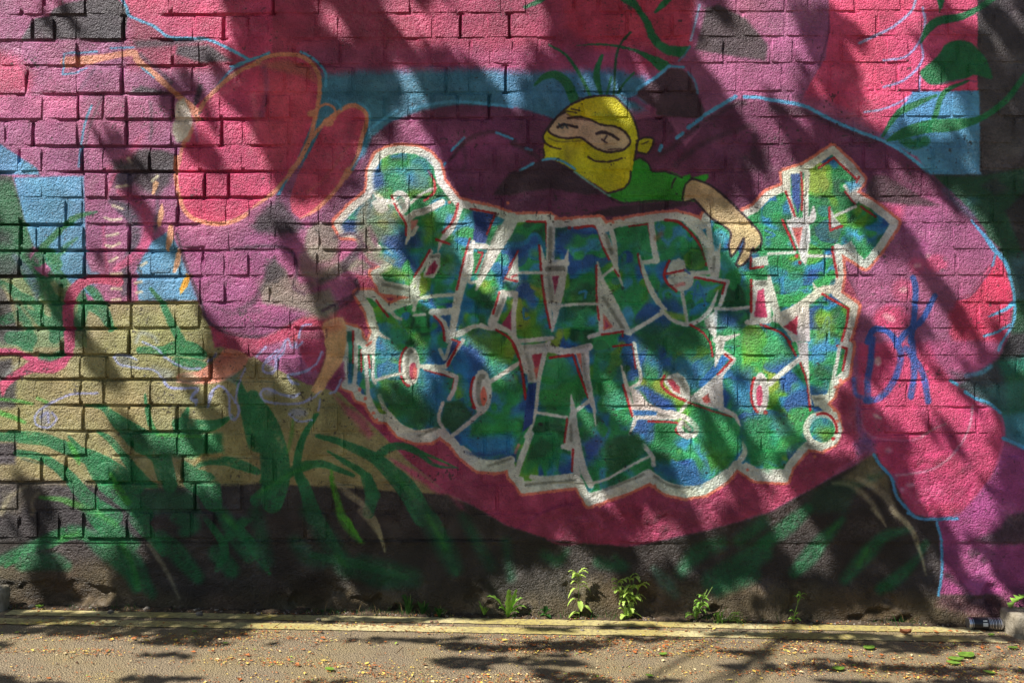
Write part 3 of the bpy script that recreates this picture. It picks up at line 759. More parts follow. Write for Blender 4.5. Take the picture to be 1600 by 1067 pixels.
# last letters of the upper row
T = 13
F((36, 74, 150), '140,20 198,15 200,200 185,275 150,150', 1); S(WHITE, 7, '118,110 160,290'); S(WHITE, 9, '242,5 238,120 232,290'); S(RED, 3.2, '108,130 140,210 167,292'); S(RED, 3.2, '205,10 212,130 207,245')
S(WHITE, 12, '160,310 230,315 275,290 282,225,4')
F(WHITE, '105,300 260,320 262,440 235,590 205,560 180,480', 1); F((210, 112, 96), '148,355 215,350 192,478', 1); F((176, 60, 70), '170,380 200,378 190,430', .8, 3); S(GREY, 4, '235,370 225,500', .7, 2); S(RED, 4.2, '88,308 130,400 168,492'); E(RED, 178, 530, 11, 13); E(RED, 197, 572, 11, 12)
S(WHITE, 5, '0,517 165,508'); S(WHITE, 5, '250,530 415,532')
F(WHITE, '385,225 420,290 450,330 395,355', 1); S(RED, 3.8, '380,228 388,370 462,343', 1, 1.4, False); S(GREY, 5, '405,300 430,325', .7, 2); S(WHITE, 5, '420,277 545,222')
S(RED, 3.2, '480,130 540,203'); S(RED, 3.2, '578,222 670,285'); S(WHITE, 6, '478,95 550,190'); F((70, 170, 220), '480,70 550,60 580,90 510,130', .8, 4)
F(WHITE, '430,480 520,435 560,510 600,550 560,570 520,530', .95, 2); S((150, 120, 110), 3, '470,480 540,540', .6, 3); S(RED, 3.8, '400,475 412,560 432,660')
S(WHITE, 12, '5,660,6 30,800,12 55,890,12'); S(WHITE, 14, '50,920 170,862 280,785 340,745 430,738'); S(WHITE, 6, '280,700,2 300,740,7 330,760,7'); S(GREY, 4, '180,890 280,820', .6, 3)
S(RED, 3.8, '340,768 430,820 502,862 490,950 458,1060', 1, 1.4, False)
F(WHITE, '40,930 190,870 255,830 262,1067 150,1067 110,1000', 1); S(GREY, 6, '215,900 220,1060', .7, 3); F((190, 52, 80), '98,972 183,905 180,1025', 1); S(RED, 3.4, '-20,968 80,1010 135,1067')
S((44, 140, 210), 3, '325,1010 375,910 380,1030', .9); S((44, 140, 210), 3, '335,990 380,985', .9); S((44, 128, 190), 3, '-20,370 40,400 -10,415', .9)
F((140, 170, 40), '290,900 400,880 420,1000 300,1067', .6, 10)
# lower row: C O N S O !
T = 21
E(WHITE, 965, 150, 58, 122); R_(GREY, 7, 965, 140, 22, 85, 100, 280, .9, 2); E((180, 50, 80), 980, 180, 24, 52); E(CORAL, 990, 190, 12, 40, .8, 2)
R_(RED, 3.6, 962, 150, 66, 124, 95, 250); S(WHITE, 5, '742,240 830,212 912,196'); S(WHITE, 7, '770,335 800,410 830,440,4')
S(WHITE, 7, '1010,150 1180,155 1235,70 1290,-10', 1, 1.4, False); S(RED, 3.2, '1050,172 1150,200 1240,222 1222,320', 1, 1.4, False); S(WHITE, 7, '1050,160 1170,182 1252,218 1240,290 1205,355', 1, 1.4, False); S(RED, 3, '1195,150 1265,0')
E(WHITE, 1410, 310, 62, 140); R_(GREY, 8, 1410, 300, 22, 85, 100, 280, .9, 2); E(CORAL, 1420, 340, 20, 60); R_(RED, 3.6, 1412, 310, 72, 130, 130, 225); E(RED, 1356, 405, 11, 11); E(RED, 1395, 448, 16, 10)
S(WHITE, 7, '1465,245 1600,160'); S(WHITE, 7, '1400,440 1320,510 1215,592'); S(WHITE, 6, '1165,380 1140,470 1170,540 1222,605')
F((24, 64, 140), '1310,690 1420,720 1560,700 1590,660 1450,690', .9, 6)
F((48, 130, 190), '1330,620 1600,560 1600,680 1450,700', .7, 8); F((20, 96, 56), '1180,380 1280,370 1330,440 1230,560 1160,500', .7, 4); F((20, 90, 56), '720,260 850,330 880,440 800,400', .6, 6)
T = 22
S(WHITE, 7, '-10,165 60,120'); S(RED, 3.4, '5,20 40,92'); S(RED, 3.4, '50,140 72,240 82,355')
F(WHITE, '50,30 230,0 200,140 160,260 100,250 85,130', 1); S(GREY, 7, '75,60 105,140 115,230', .7, 3); F((180, 46, 76), '122,80 186,68 152,222', 1); F(CORAL, '135,160 165,150 150,235', .9, 2)
S(WHITE, 6, '230,0 190,120 160,280 150,400 122,520 85,590'); F((30, 66, 140), '98,262 150,252 125,510 65,560', 1)
S(WHITE, 12, '60,40 220,40 340,62 480,30'); S(GREY, 5, '80,30 200,20', .6, 3); S(GREY, 5, '380,40 470,20', .6, 3); S(RED, 4, '235,97 380,80 420,200 475,345', 1, 1.4, False)
F(WHITE, '390,55 480,40 485,200 510,350 525,440 490,400 440,220', 1); S(GREY, 6, '440,80 455,200 480,300', .8, 3); F(CORAL, '402,75 428,70 436,180', 1); S(WHITE, 5, '505,380,6 522,520,2')
S(RED, 3, '630,27 752,14 772,165', 1, 1.4, False); S(WHITE, 6, '762,8 782,120 802,240 730,292')
S(WHITE, 7, '683,150,4 710,260,7 742,400,7 768,480,7 730,580,3'); S(RED, 3.4, '692,268 750,465')
F(WHITE, '735,285 785,295 840,370 940,420 1050,440 1040,485 770,485', 1); F((40, 112, 178), '755,425 905,430 900,457 760,457', 1); S(GREY, 5, '915,455 1000,462', .8, 2)
S(RED, 3.4, '850,495 1000,500 1040,515 1022,555 1075,592'); S(WHITE, 9, '990,440 1080,470 1145,525 1140,575 1085,585 1045,540 1060,500'); S(GREY, 7, '1075,510 1110,545', .9, 2)
F(WHITE, '945,245 975,205 1030,190 1080,220 1110,290 1115,360 1060,355 1000,320', 1); F((205, 92, 96), '965,235 1000,228 1045,280 1050,320 1005,300', 1); F((180, 50, 80), '980,250 1010,245 1035,290 1010,285', 1); S(GREY, 8, '1055,225 1085,300', .8, 3); S(RED, 4, '950,210 932,260 960,300 1010,335 1095,372')
S(WHITE, 6, '1110,360 1055,430'); S((40, 116, 184), 13, '1330,95 1260,180 1190,260'); S(WHITE, 8, '1110,365 1200,290 1310,195 1385,110 1310,55', 1, 1.4, False); S(RED, 3.6, '1330,75 1372,110 1285,200', 1, 1.4, False); S(RED, 3.2, '1238,0 1252,85'); S(WHITE, 14, '1300,-10,16 1290,60,12 1268,150,3'); S(GREY, 6, '1300,0 1300,40', .7, 2)
F(WHITE, '1120,370 1200,300 1315,200 1322,400 1380,450 1200,395', 1); F((210, 100, 92), '1185,350 1225,320 1240,380 1200,378', 1); S(RED, 3.2, '1100,378 1250,430 1372,465'); S(WHITE, 7, '1300,415 1385,455 1422,520,3'); S(WHITE, 9, '1440,625,3 1452,690,9 1400,770,9')
S(WHITE, 5, '150,440 340,470'); S(WHITE, 9, '368,330,2 380,440,10 365,540,14 350,650,14'); S(GREY, 6, '372,520 368,610', .8, 2); S(WHITE, 12, '385,450,8 402,600,11 440,780,12 490,890,11'); F(WHITE, '360,640 405,640 430,860 385,850', 1); S(RED, 3.2, '342,480 325,625'); S(WHITE, 6, '380,440 490,362'); S(WHITE, 8, '318,652 400,642'); S(RED, 3.2, '380,672 372,805')
S(WHITE, 4.5, '490,885 600,850 720,780 862,708'); S(WHITE, 7, '820,645 872,710 882,765'); S(WHITE, 8, '120,840 200,850 370,835')
E(WHITE, 1552, 320, 52, 132); R_(GREY, 7, 1552, 310, 24, 80, 150, 330, .7, 3); E((190, 70, 100), 1545, 335, 20, 68); R_(RED, 3.8, 1552, 320, 60, 124, 110, 230); E(RED, 1582, 440, 14, 14)
E((14, 84, 44), 715, 165, 24, 22, 1, 2); E((20, 24, 26), 175, 512, 14, 9, 1, 2); E((20, 24, 26), 740, 570, 9, 8, 1, 2); E((60, 150, 215), 812, 590, 16, 20, 1, 2)
F((34, 90, 170), '770,290 840,270 960,350 1010,410 900,390', .8, 6); F((28, 90, 150), '880,780 1200,790 1180,900 1050,890', .6, 8); F((16, 90, 46), '590,640 690,580 790,570 830,650 740,750 590,840', .8, 4); F((14, 84, 50), '110,660 180,590 260,640 200,720 90,740', .8, 4); F((50, 80, 160), '440,640 520,580 560,640 480,730', .7, 6)
F((34, 150, 80), '1100,390 1360,470 1440,560 1430,680 1300,700 1150,560', .6, 10); F((34, 140, 80), '1460,460 1600,450 1600,800 1500,740 1450,620', .6, 10)
T = 23
S(RED, 3.6, '120,-10 172,82'); S(RED, 3.8, '200,130 242,250 262,425'); S(WHITE, 9, '10,260 100,180 195,105'); F(WHITE, '175,0 248,0 262,330 275,410 262,380 235,200 195,90', 1)
S(RED, 3.6, '430,22 492,42 465,175', 1, 1.4, False); S(WHITE, 6, '445,30 425,150'); S(WHITE, 7, '420,150 402,260 388,345'); F(WHITE, '265,330 395,325 360,385 290,405', 1); S(GREY, 5, '290,355 340,350', .8, 3)
E(camo, 335, 545, 95, 95, 1, 1.6); R_(WHITE, 11, 338, 548, 100, 98); E((60, 150, 180), 330, 510, 70, 50, .6, 8); E((140, 170, 40), 350, 570, 50, 40, .6, 8); R_(RED, 4, 338, 545, 88, 100, 250, 372); E(RED, 405, 602, 10, 10); S(GREY, 7, '240,640 330,660', .6, 3)
F((20, 92, 44), '270,150 400,150 385,300 290,310', .6, 8); F((40, 160, 80), '0,500 200,480 220,640 0,700', .5, 10); F((90, 170, 200), '10,520 120,480 160,560 60,600', .5, 8)
# outlines between the letters of the lower row and smoke over the first letter
T = 22
S(WHITE, 10, '115,570 60,720 22,830'); S((206, 120, 130), 4, '40,640 20,690', .8, 2)
T = -1
F(NAVY, '693,566 702,532 716,534 696,566', 1, 1.6); S(RED, 3.2, '706,530 718,534 699,568', 1, 1.4, False)
S(RED, 3.4, '775,515 795,528 808,548 815,580 820,620'); S(WHITE, 8, '776,508 800,522 814,550 822,580')
S(WHITE, 6, '712,520 735,511 752,508'); S(WHITE, 6, '687,546 695,560 703,535', .9)
S(RED, 3.4, '1279,262 1302,246 1337,279', 1, 1.4, False); S(RED, 3, '1342,276 1338,284')
S(WHITE, 9, '579,285,10 586,300,9 596,313,10 602,326,8'); S(WHITE, 5, '600,316 618,314')
E((30, 120, 176), 655, 270, 20, 26, .6, 7); E((34, 74, 150), 590, 282, 8, 20, .7, 5); E((120, 170, 30), 600, 300, 14, 8, .4, 5)
F(PLUM, '560,360 578,352 590,372 588,395 600,410 580,420 560,400', .75, 4)
S(SMOKE, 20, '572,318,8 563,345,18 568,375,24 585,398,22 612,408,10', .85, 4); S((160, 162, 146), 3, '561,330 558,352 564,380', .5, 2.5); E(SMOKE, 592, 345, 26, 26, .45, 8)
S((190, 190, 178), 4, '583,392 600,386 612,395', .6, 3)
# coral speckle round the outline
T = -1
for x_, y_ in ((868, 341), (880, 342), (892, 341), (957, 347), (973, 342), (702, 316), (737, 316), (755, 318), (764, 320), (793, 317), (1328, 248), (1340, 262), (1303, 640), (1308, 657), (1305, 604), (1313, 594), (1160, 327), (1168, 324), (950, 781), (936, 790), (562, 608), (570, 622), (583, 645), (588, 655), (1022, 758), (1167, 733), (1272, 712)):
    E(CORAL, x_, y_, 2.6, 2.6)

# ---- the arm hangs over the lettering
T = 12
F(SKIN, '1125,45 1080,90 1070,190 1135,175 1240,290 1360,375 1355,490 1370,530 1400,500 1442,425 1450,445 1430,520 1400,580 1430,590 1480,545 1505,500 1560,450 1550,390 1500,330 1400,230 1330,160 1240,90', 1)
F((180, 146, 104), '1180,130 1240,150 1250,230 1200,240', .4, 6)
S(INK, 3, '1120,45 1180,65 1240,90 1330,160 1400,230 1500,330 1550,390 1558,450 1520,505 1505,480'); S(INK, 3, '1135,175 1240,290 1360,375 1352,460 1358,495 1370,532 1400,500 1445,420 1440,490 1400,580 1430,592 1478,548 1500,490')
S(INK, 2.5, '1125,45 1080,90 1068,190 1130,180'); S(INK, 2.5, '1020,45 1005,70 995,105'); S(INK, 2.5, '740,0 735,60 690,112 590,138')

# ---- the creature's folds, smoke and tusks
T = 52
F((150, 68, 124), '70,90 200,80 420,80 600,140 580,260 720,340 820,310 750,380 590,450 400,525 260,500 180,430 120,260', .55, 8)
F((104, 40, 88), '230,440 400,470 580,430 480,520 330,520', .6, 12)
F((58, 42, 56), '390,60 480,10 560,50 590,90 500,100 420,90', .85, 8)
S((190, 104, 164), 14, '500,150 560,200 575,280', .45, 8); S((190, 104, 164), 12, '220,180 260,280 300,350', .35, 10)
F(SMOKE, '480,210 540,260 570,330 640,345 720,330 745,400 700,450 620,425 520,400 430,390 420,330', .8, 5)
F((48, 38, 48), '445,230 490,195 530,270 490,300 440,310', .8, 7)
S((56, 26, 52), 4.5, '70,95 110,230 170,380 195,455 270,510 390,532 480,520 590,450', .85, 2.4); S((56, 26, 52), 5, '300,160 400,150 500,150 560,175 580,250 565,320 610,350', .75, 3)
S((52, 36, 50), 10, '330,415,4 390,385,9 430,320,6', .7, 5); S((52, 32, 50), 12, '680,295,6 770,240,13 850,150,8', .85, 4); S((56, 26, 52), 4.5, '740,110 820,95 870,150', .8, 3); S((56, 26, 52), 5, '830,290 835,340 750,390 690,420', .8, 3)
S((120, 120, 104), 12, '560,290 600,320 690,290 760,250', .6, 5); S((60, 34, 56), 6, '220,400 300,430 420,420', .5, 6)
F((178, 46, 86), '210,490 290,540 400,545 470,520 600,450 690,460 690,480 620,480 560,540 440,570 380,620 280,590', .9, 4)
F((232, 160, 134), '285,585 370,620 330,680 255,722 160,730 72,712 84,690 150,682 215,648', 1, 2.2, True); F((238, 206, 172), '72,712 84,690 150,682 200,700 160,730', .8, 5); F((214, 96, 84), '270,610 340,630 310,660 240,665', .5, 8)
F((234, 178, 128), '690,478 776,452 788,560 752,660 684,764 645,764 650,730 690,650 704,560', 1, 2.2, True); F((212, 120, 100), '690,478 776,452 770,500 700,520', .5, 6)
S((96, 50, 60), 3, '288,590 215,650 150,684 84,692', .5, 2); S((96, 50, 60), 3, '704,500 706,570 690,650 650,735', .5, 2)
for s_ in ('640,478 600,490 580,560 555,575 540,540 500,600 440,650 445,680 480,685 492,640 520,600', '690,600 650,660 580,690 545,695 560,730', '590,775 520,780 450,752 428,775 450,805 560,815 640,795 680,760', '770,710 740,765', '300,860 320,880 330,830 290,770 240,740 200,830', '150,810 130,790 160,750 40,745 0,700'):
    S(LILAC, 3, s_, .9, 1.5)
# ---- sharp grass blades over the olive and black ground
T = 53
for s_ in ('190,215,4 260,300,18 330,380,24 400,470,22 450,540,8', '45,258,9 120,275,12 190,330,17 250,420,22 330,520,24 385,630,10', '50,225,8 150,235,14 250,280,18 320,340,16 400,410,8', '510,290,8 560,360,15 620,430,15 700,520,17 745,590,6', '970,320,4 900,293,9 830,295,11 760,350,15 690,430,18 610,510,10', '870,152,3 830,230,8 820,300,11 850,390,16 900,480,18 965,575,6', '880,213,6 980,245,11 1060,290,17 1130,370,22 1200,460,24 1260,590,8', '20,570,6 110,510,18 200,480,20 270,500,10', '660,80,8 720,190,26 760,300,32 740,345,28', '560,430,8 620,520,14 600,580,8', '860,540,8 960,560,14 1120,600,10'):
    S((26, 112, 58), 12, s_, .9, 1.6, dry=True)
for s_ in ('275,203,3 340,270,8 385,335,11 430,355,8', '400,98,2 410,160,7 440,240,13 475,345,14', '640,160,3 590,190,9 520,200,10', '905,255,3 960,290,6 1010,325,8', '110,385,5 200,388,9 285,425,11 330,470,6', '130,520,6 210,490,9 300,520,6', '1260,300,2 1180,265,5 1110,240,8 1060,250,9'):
    S((38, 132, 62), 9, s_, .95, 1.4, dry=True)
for s_ in ('230,265 300,345 370,430', '130,280 210,350 300,480', '770,340 850,300 930,305', '1075,300 1150,390 1220,500', '835,330 870,420 930,520', '690,120 735,230 755,320'):
    S((74, 166, 72), 3, s_, .5, 2.2)
for s_ in ('250,310 320,400 380,470', '60,275 150,305 220,390', '1000,260 1080,325 1160,450', '540,340 610,440 680,520'):
    S((8, 50, 30), 3.5, s_, .55, 2.2)
S((84, 168, 34), 9, '912,325,3 928,400,9 960,450,10 998,505,3', .95, 1.6); S((164, 158, 118), 9, '935,345,4 1000,400,11 1040,460,9 1062,532,2', .9, 1.8); S((150, 146, 116), 7, '410,510,8 450,570,8 500,655,4', .6, 3)

# ---- blue tag over the flower
T = 13
S(TAGB, 9, '905,665 920,740 912,900 890,1067'); S(TAGB, 9, '1040,780 960,930 860,1010 800,1090'); S(TAGB, 9, '620,1067 660,990 740,1000 800,1060')
T = 23
S(TAGB, 10, '900,0 912,200 890,340', .95, 2.2); S(TAGB, 10, '860,40 960,180 1000,370', .9, 2.2); S(TAGB, 10, '650,-20 640,120 620,240 625,365', .95, 2.2); S(TAGB, 10, '790,-20 830,80 790,230 700,345 610,365', .95, 2.2); S(TAGB, 7, '535,230 545,320 600,350', .8, 2.5)

# ---- grass, feet and water, lower left
T = 20
F((62, 56, 60), '-700,100 60,110 95,240 95,400 0,420 -700,430', .9, 5); F((66, 60, 62), '-700,610 95,630 95,760 -700,770', .95, 4)
F((190, 196, 190), '0,210 60,160 120,130 40,230', .6, 5)
F(PINK, '-700,30 90,40 170,75 200,90 330,110 390,90 400,-10 465,-10 450,80 400,160 330,195 200,190 100,230 40,290 10,345 -10,250 60,200 180,120 100,80 -700,85', 1, 2)
F(GREEN, '95,0 210,0 200,60 140,50', .9, 3); S(GREEN, 10, '250,90 310,100 380,70', .9, 3)
F((52, 47, 50), '260,925 470,885 700,930 850,930 1000,910 1600,890 1600,1100 -700,1100 -700,930', .85, 6); F((110, 104, 84), '0,930 220,900 300,930 100,1067 0,1067', .6, 8)
for s_ in ('520,395,3 640,410,8 740,500,22 860,600,36 980,690,32 1040,800,24 1060,900,22', '905,330,3 920,430,6 935,510,8', '1170,420,6 1120,560,22', '1110,510,18 1250,525,20 1350,510,13 1425,468,3', '600,560,3 680,600,8 760,700,11 830,790,14 910,880,16', '60,575,12 250,595,15 360,640,19 480,690,22 600,740,26 720,810,28 850,900,26', '100,695,9 230,712,10 340,765,14 430,840,17 500,930,22 600,1020,24 720,1090,24', '560,740,20 650,880,26 780,980,28 900,1080,28', '960,740,7 1000,850,10 1050,910,10', '1210,790,3 1290,745,12 1400,742,14 1500,765,16 1610,810,10', '1150,760,10 1200,850,34 1290,900,40 1330,1000,30', '1490,250,8 1530,380,20 1565,490,26 1610,620,34', '1010,60,12 1100,40,24 1200,50,24 1260,80,16', '870,50,10 1000,50,12', '1100,120,14 1200,140,18 1270,150,14', '-200,600,12 0,590,14 120,600,12'):
    S(GREEN, 14, s_, .97, 1.7, dry=True)
F(GREEN, '940,565 1380,570 1392,690 1290,720 1050,715 950,650', .92, 5); F(DGREEN, '700,480 900,560 1000,680 900,660 760,560', .6, 8)
F((196, 160, 100), '1210,760 1250,700 1390,690 1380,725 1280,740', .8, 4); F(OCHRE, '1320,870 1390,800 1450,860 1420,890', .9, 4)
F(GREEN, '840,930 1230,930 1240,1067 830,1067', .7, 10)
for s_ in ('250,970,6 380,982,9 460,1010,11 600,1070,12', '-100,350,4 90,365,6 200,385,4', '430,630,6 470,700,10 490,760,4', '690,830,8 740,920,12 800,1000,10', '980,580,4 1100,585,5 1250,590,4', '230,350,4 290,375,5', '-40,430,8 60,460,8 150,500,5'):
    S(LGREEN, 8, s_, .8, 2.4)
S((170, 165, 130), 9, '0,1067,10 70,960,8 160,900,5', .7, 4); S((170, 165, 130), 6, '200,1067,8 200,990,5 240,940,3', .6, 4)
F(RASP, '1420,-20 1610,-20 1610,80 1550,90 1480,80 1420,40', 1, 2); F((218, 142, 116), '1420,40 1550,88 1480,190 1350,240 1200,262 1100,245 1120,200 1240,180 1340,110', 1, 2, True); F((222, 196, 166), '1100,245 1120,198 1200,190 1260,230 1200,262', .8, 4); F((206, 100, 84), '1340,120 1420,60 1450,110 1360,160', .5, 8)
for s_ in ('710,90 750,140 850,160 960,175 1010,220 1050,280 1130,290 1225,290 1195,340 1230,365 1215,395', '720,80 790,85 850,110', '1290,400 1320,310 1380,275 1425,330 1435,455 1465,485 1492,430 1475,370', '1530,165 1490,260 1470,380', '610,318 450,325 360,360 280,400 220,455 225,515 300,532 350,480 320,440', '890,0 960,30 1010,70', '1020,90 1150,160 1250,165', '250,470 290,440 300,500', '1350,70 1300,120'):
    S(LILAC, 3.5, s_, .95, 1.8)
F((150, 152, 190), '240,440 300,410 330,470 290,520 240,510', .5, 5); F((90, 100, 120), '720,90 780,90 860,140 760,150', .5, 5); F((150, 160, 170), '960,150 1090,180 1080,240 1020,240', .5, 6); F((80, 130, 130), '1400,230 1500,180 1470,260', .6, 4)
T = 21
F(RASP, '250,-20 430,-20 420,60 400,130 350,190 290,110', 1, 2); F((228, 174, 122), '430,-20 545,-20 535,130 445,260 390,312 350,295 400,200 440,80', 1, 2, True)
F((140, 50, 96), '440,260 545,120 555,230 480,310', .9, 3)
F((196, 66, 116), '480,320 560,390 690,480 740,580 700,600 560,440', .6, 6); F((206, 70, 124), '840,730 1000,800 1200,940 1160,960 980,840', .8, 5); F((198, 62, 112), '1100,790 1200,900 1330,1067 1280,1067 1150,920', .5, 5)
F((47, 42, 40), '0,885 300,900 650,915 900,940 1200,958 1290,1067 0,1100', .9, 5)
for s_ in ('-20,340,20 60,520,38 110,700,44 120,850,44 100,1000,34', '385,448,4 310,560,9 270,670,11 255,800,13 300,900,18 360,1090,26', '375,585,5 500,615,10 620,670,13 740,725,18 860,830,26 950,930,32 1040,1090,32', '605,832,6 500,790,9 400,758,11 280,790,12 150,850,15 0,985,20', '448,683,2 560,750,8 680,830,11 735,960,20', '1260,785,2 1120,770,5 1020,695,10 920,650,12 830,660,13 740,725,14', '690,850,18 720,960,20 700,1067,18'):
    S(GREEN, 14, s_, .97, 1.6, dry=True)
S(LGREEN, 5, '230,490,4 220,580,6 195,690,4', .5, 3); S((74, 160, 30), 9, '468,800,3 478,880,8 502,970,11 535,1090,12', .9, 2.4); S(LGREEN, 6, '20,940 180,840 330,770', .5, 5); S(LGREEN, 8, '880,840 980,960', .4, 6)
S((160, 154, 114), 9, '490,870,5 580,950,11 650,1000,10 710,1075,8', .85, 3); S((160, 154, 114), 6, '110,430,3 150,500,5', .6, 3)
for s_ in ('180,-10 172,60 130,102', '130,50 65,110 40,165 75,192 130,160 110,90', '410,60 370,140 280,190 200,202 215,245 265,262', '270,320 230,345 150,322 70,288 28,320 60,370 160,386 285,380 340,345', '530,230 500,300 460,320', '400,360 388,425', '205,450 270,495 350,485', '240,0 250,35 290,0', '0,90 60,30'):
    S(LILAC, 3.2, s_, .95, 1.8)
E((150, 152, 196), 260, 440, 55, 28, .6, 5); E((150, 152, 196), 85, 315, 40, 20, .5, 4); E((150, 152, 196), 85, 150, 25, 25, .5, 4)
# ---- foot of the wall
T = 30
for s_ in ('550,-10,20 640,60,26 740,120,24 830,200,20', '0,300,14 200,220,22 380,140,20 460,120,22 600,150,18 700,180,10', '150,310,24 330,300,26 420,330,16', '560,170,18 680,260,24 800,360,22 860,470,12', '740,180,14 850,320,24 900,420,22 960,500,14', '1100,30,20 1200,70,26 1150,120,18', '1380,0,20 1480,150,30 1560,260,24', '1000,160,24 1100,250,30 1240,400,20', '1350,250,24 1450,350,26'):
    S(GREEN, 14, s_, .8, 5.5)
S(LGREEN, 8, '380,160 480,130', .6, 5); S(LGREEN, 8, '760,200 830,330 870,460', .5, 5); S(LGREEN, 8, '620,10 720,70', .5, 5); S(LGREEN, 8, '1400,20 1470,90', .5, 4)
T = 31
for s_ in ('330,-10,28 420,130,30 520,280,32 560,360,24', '0,0,20 60,300,26', '240,180,20 330,270,26 420,300,20', '660,340,40 800,380,44 980,400,30', '1040,-10,26 1110,110,30 1180,220,34 1240,340,26', '1290,20,14 1380,190,18 1470,330,16', '1560,180,14 1590,400,14'):
    S(DGREEN, 14, s_, .8, 8)
S((64, 150, 34), 10, '510,-10,10 560,80,12 640,170,8 670,190,3', .75, 4); S(LGREEN, 8, '1070,20 1150,150 1180,220', .5, 5); S(LGREEN, 6, '500,260 560,330', .35, 5)
S((160, 154, 114), 8, '650,-10,9 720,70,8 780,160,6 803,235,2', .8, 3)
T = 32
for s_ in ('200,260,14 280,300,16 340,240,8', '540,310,16 700,340,14 640,280,8', '1050,370,18 1150,260,26 1300,190,24', '1240,420,30 1400,340,36 1560,240,36', '1280,480,16 1500,380,24', '1420,170,20 1560,60,22'):
    S(GREEN, 14, s_, .7, 8)
S((60, 120, 96), 18, '880,350,10 960,430,22 1010,500,14', .6, 6); S((210, 76, 130), 3, '220,165 280,190 340,200 430,188', .8, 3); S((210, 76, 130), 3, '580,185 720,208 850,165', .8, 3); S((200, 66, 120), 4, '880,130 1050,125 1240,80', .6, 3)
T = 33
for s_ in ('460,40,10 330,180,24 250,280,26 160,370,18', '240,-20,18 100,100,26 -20,190,22', '880,105,8 720,150,18 600,270,24 470,410,16', '950,255,8 830,370,18 690,465,18', '980,190,10 960,220,12'):
    S(GREEN, 14, s_, .8, 5.5)
S(LGREEN, 8, '620,230 560,320', .5, 5); S(LGREEN, 7, '430,70 370,130', .4, 4)
S((176, 170, 130), 8, '770,-20,10 880,90,9 940,230,7 972,378,2', .9, 2.5); S((170, 164, 124), 6, '650,-20,8 690,20,6 732,85,2', .85, 2.5)
T = 23
S((170, 164, 124), 8, '400,880,4 500,890,6 580,940,9 650,1010,9 690,1080,8', .7, 4); S((170, 164, 124), 9, '560,850,8 680,920,12 760,1000,11 800,1080,9', .7, 4)

# wear: pits, missed specks and slow tone drift of hand-sprayed paint
drift = (vnoise(CH, CW, 60, 60, 31, 4) - 0.5) * 0.22 + (vnoise(CH, CW, 5, 5, 32, 2) - 0.5) * 0.14 + (vnoise(CH, CW, 2.2, 2.2, 35, 1) - 0.5) * 0.10
canvas *= (1 + drift)[..., None]
for ch in range(3):
    canvas[..., ch] *= 1 + (vnoise(CH, CW, 90, 90, 41 + ch, 4) - 0.5) * 0.15
cloud = np.clip((vnoise(CH, CW, 70, 110, 45, 4) - 0.56) / 0.14, 0, 1) * (0.35 + 0.65 * vnoise(CH, CW, 3, 3, 46, 2))
canvas += (np.array((92, 44, 70), np.float32) - canvas) * (cloud * 0.13)[..., None]
dust = np.clip((vnoise(CH, CW, 50, 90, 47, 4) - 0.60) / 0.12, 0, 1) * (vnoise(CH, CW, 2.5, 2.5, 48, 2) > .5)
canvas += (np.array((196, 180, 172), np.float32) - canvas) * (dust * 0.14)[..., None]
pit = vnoise(CH, CW, 4.5, 4.5, 33, 2) * 0.7 + vnoise(CH, CW, 40, 40, 34, 2) * 0.3
pm = np.clip((pit - 0.75) / 0.05, 0, 1)[..., None] * 0.6
lum = canvas.mean(2, keepdims=True)
canvas[:] = lum + (canvas - lum) * 0.98
canvas += (np.array((46, 40, 40), np.float32) - canvas) * pm
np.clip(canvas, 0, 255, out=canvas)

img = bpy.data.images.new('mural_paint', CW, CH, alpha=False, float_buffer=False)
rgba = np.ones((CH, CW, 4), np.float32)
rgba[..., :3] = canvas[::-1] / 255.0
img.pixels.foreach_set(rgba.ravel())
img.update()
img.pack()
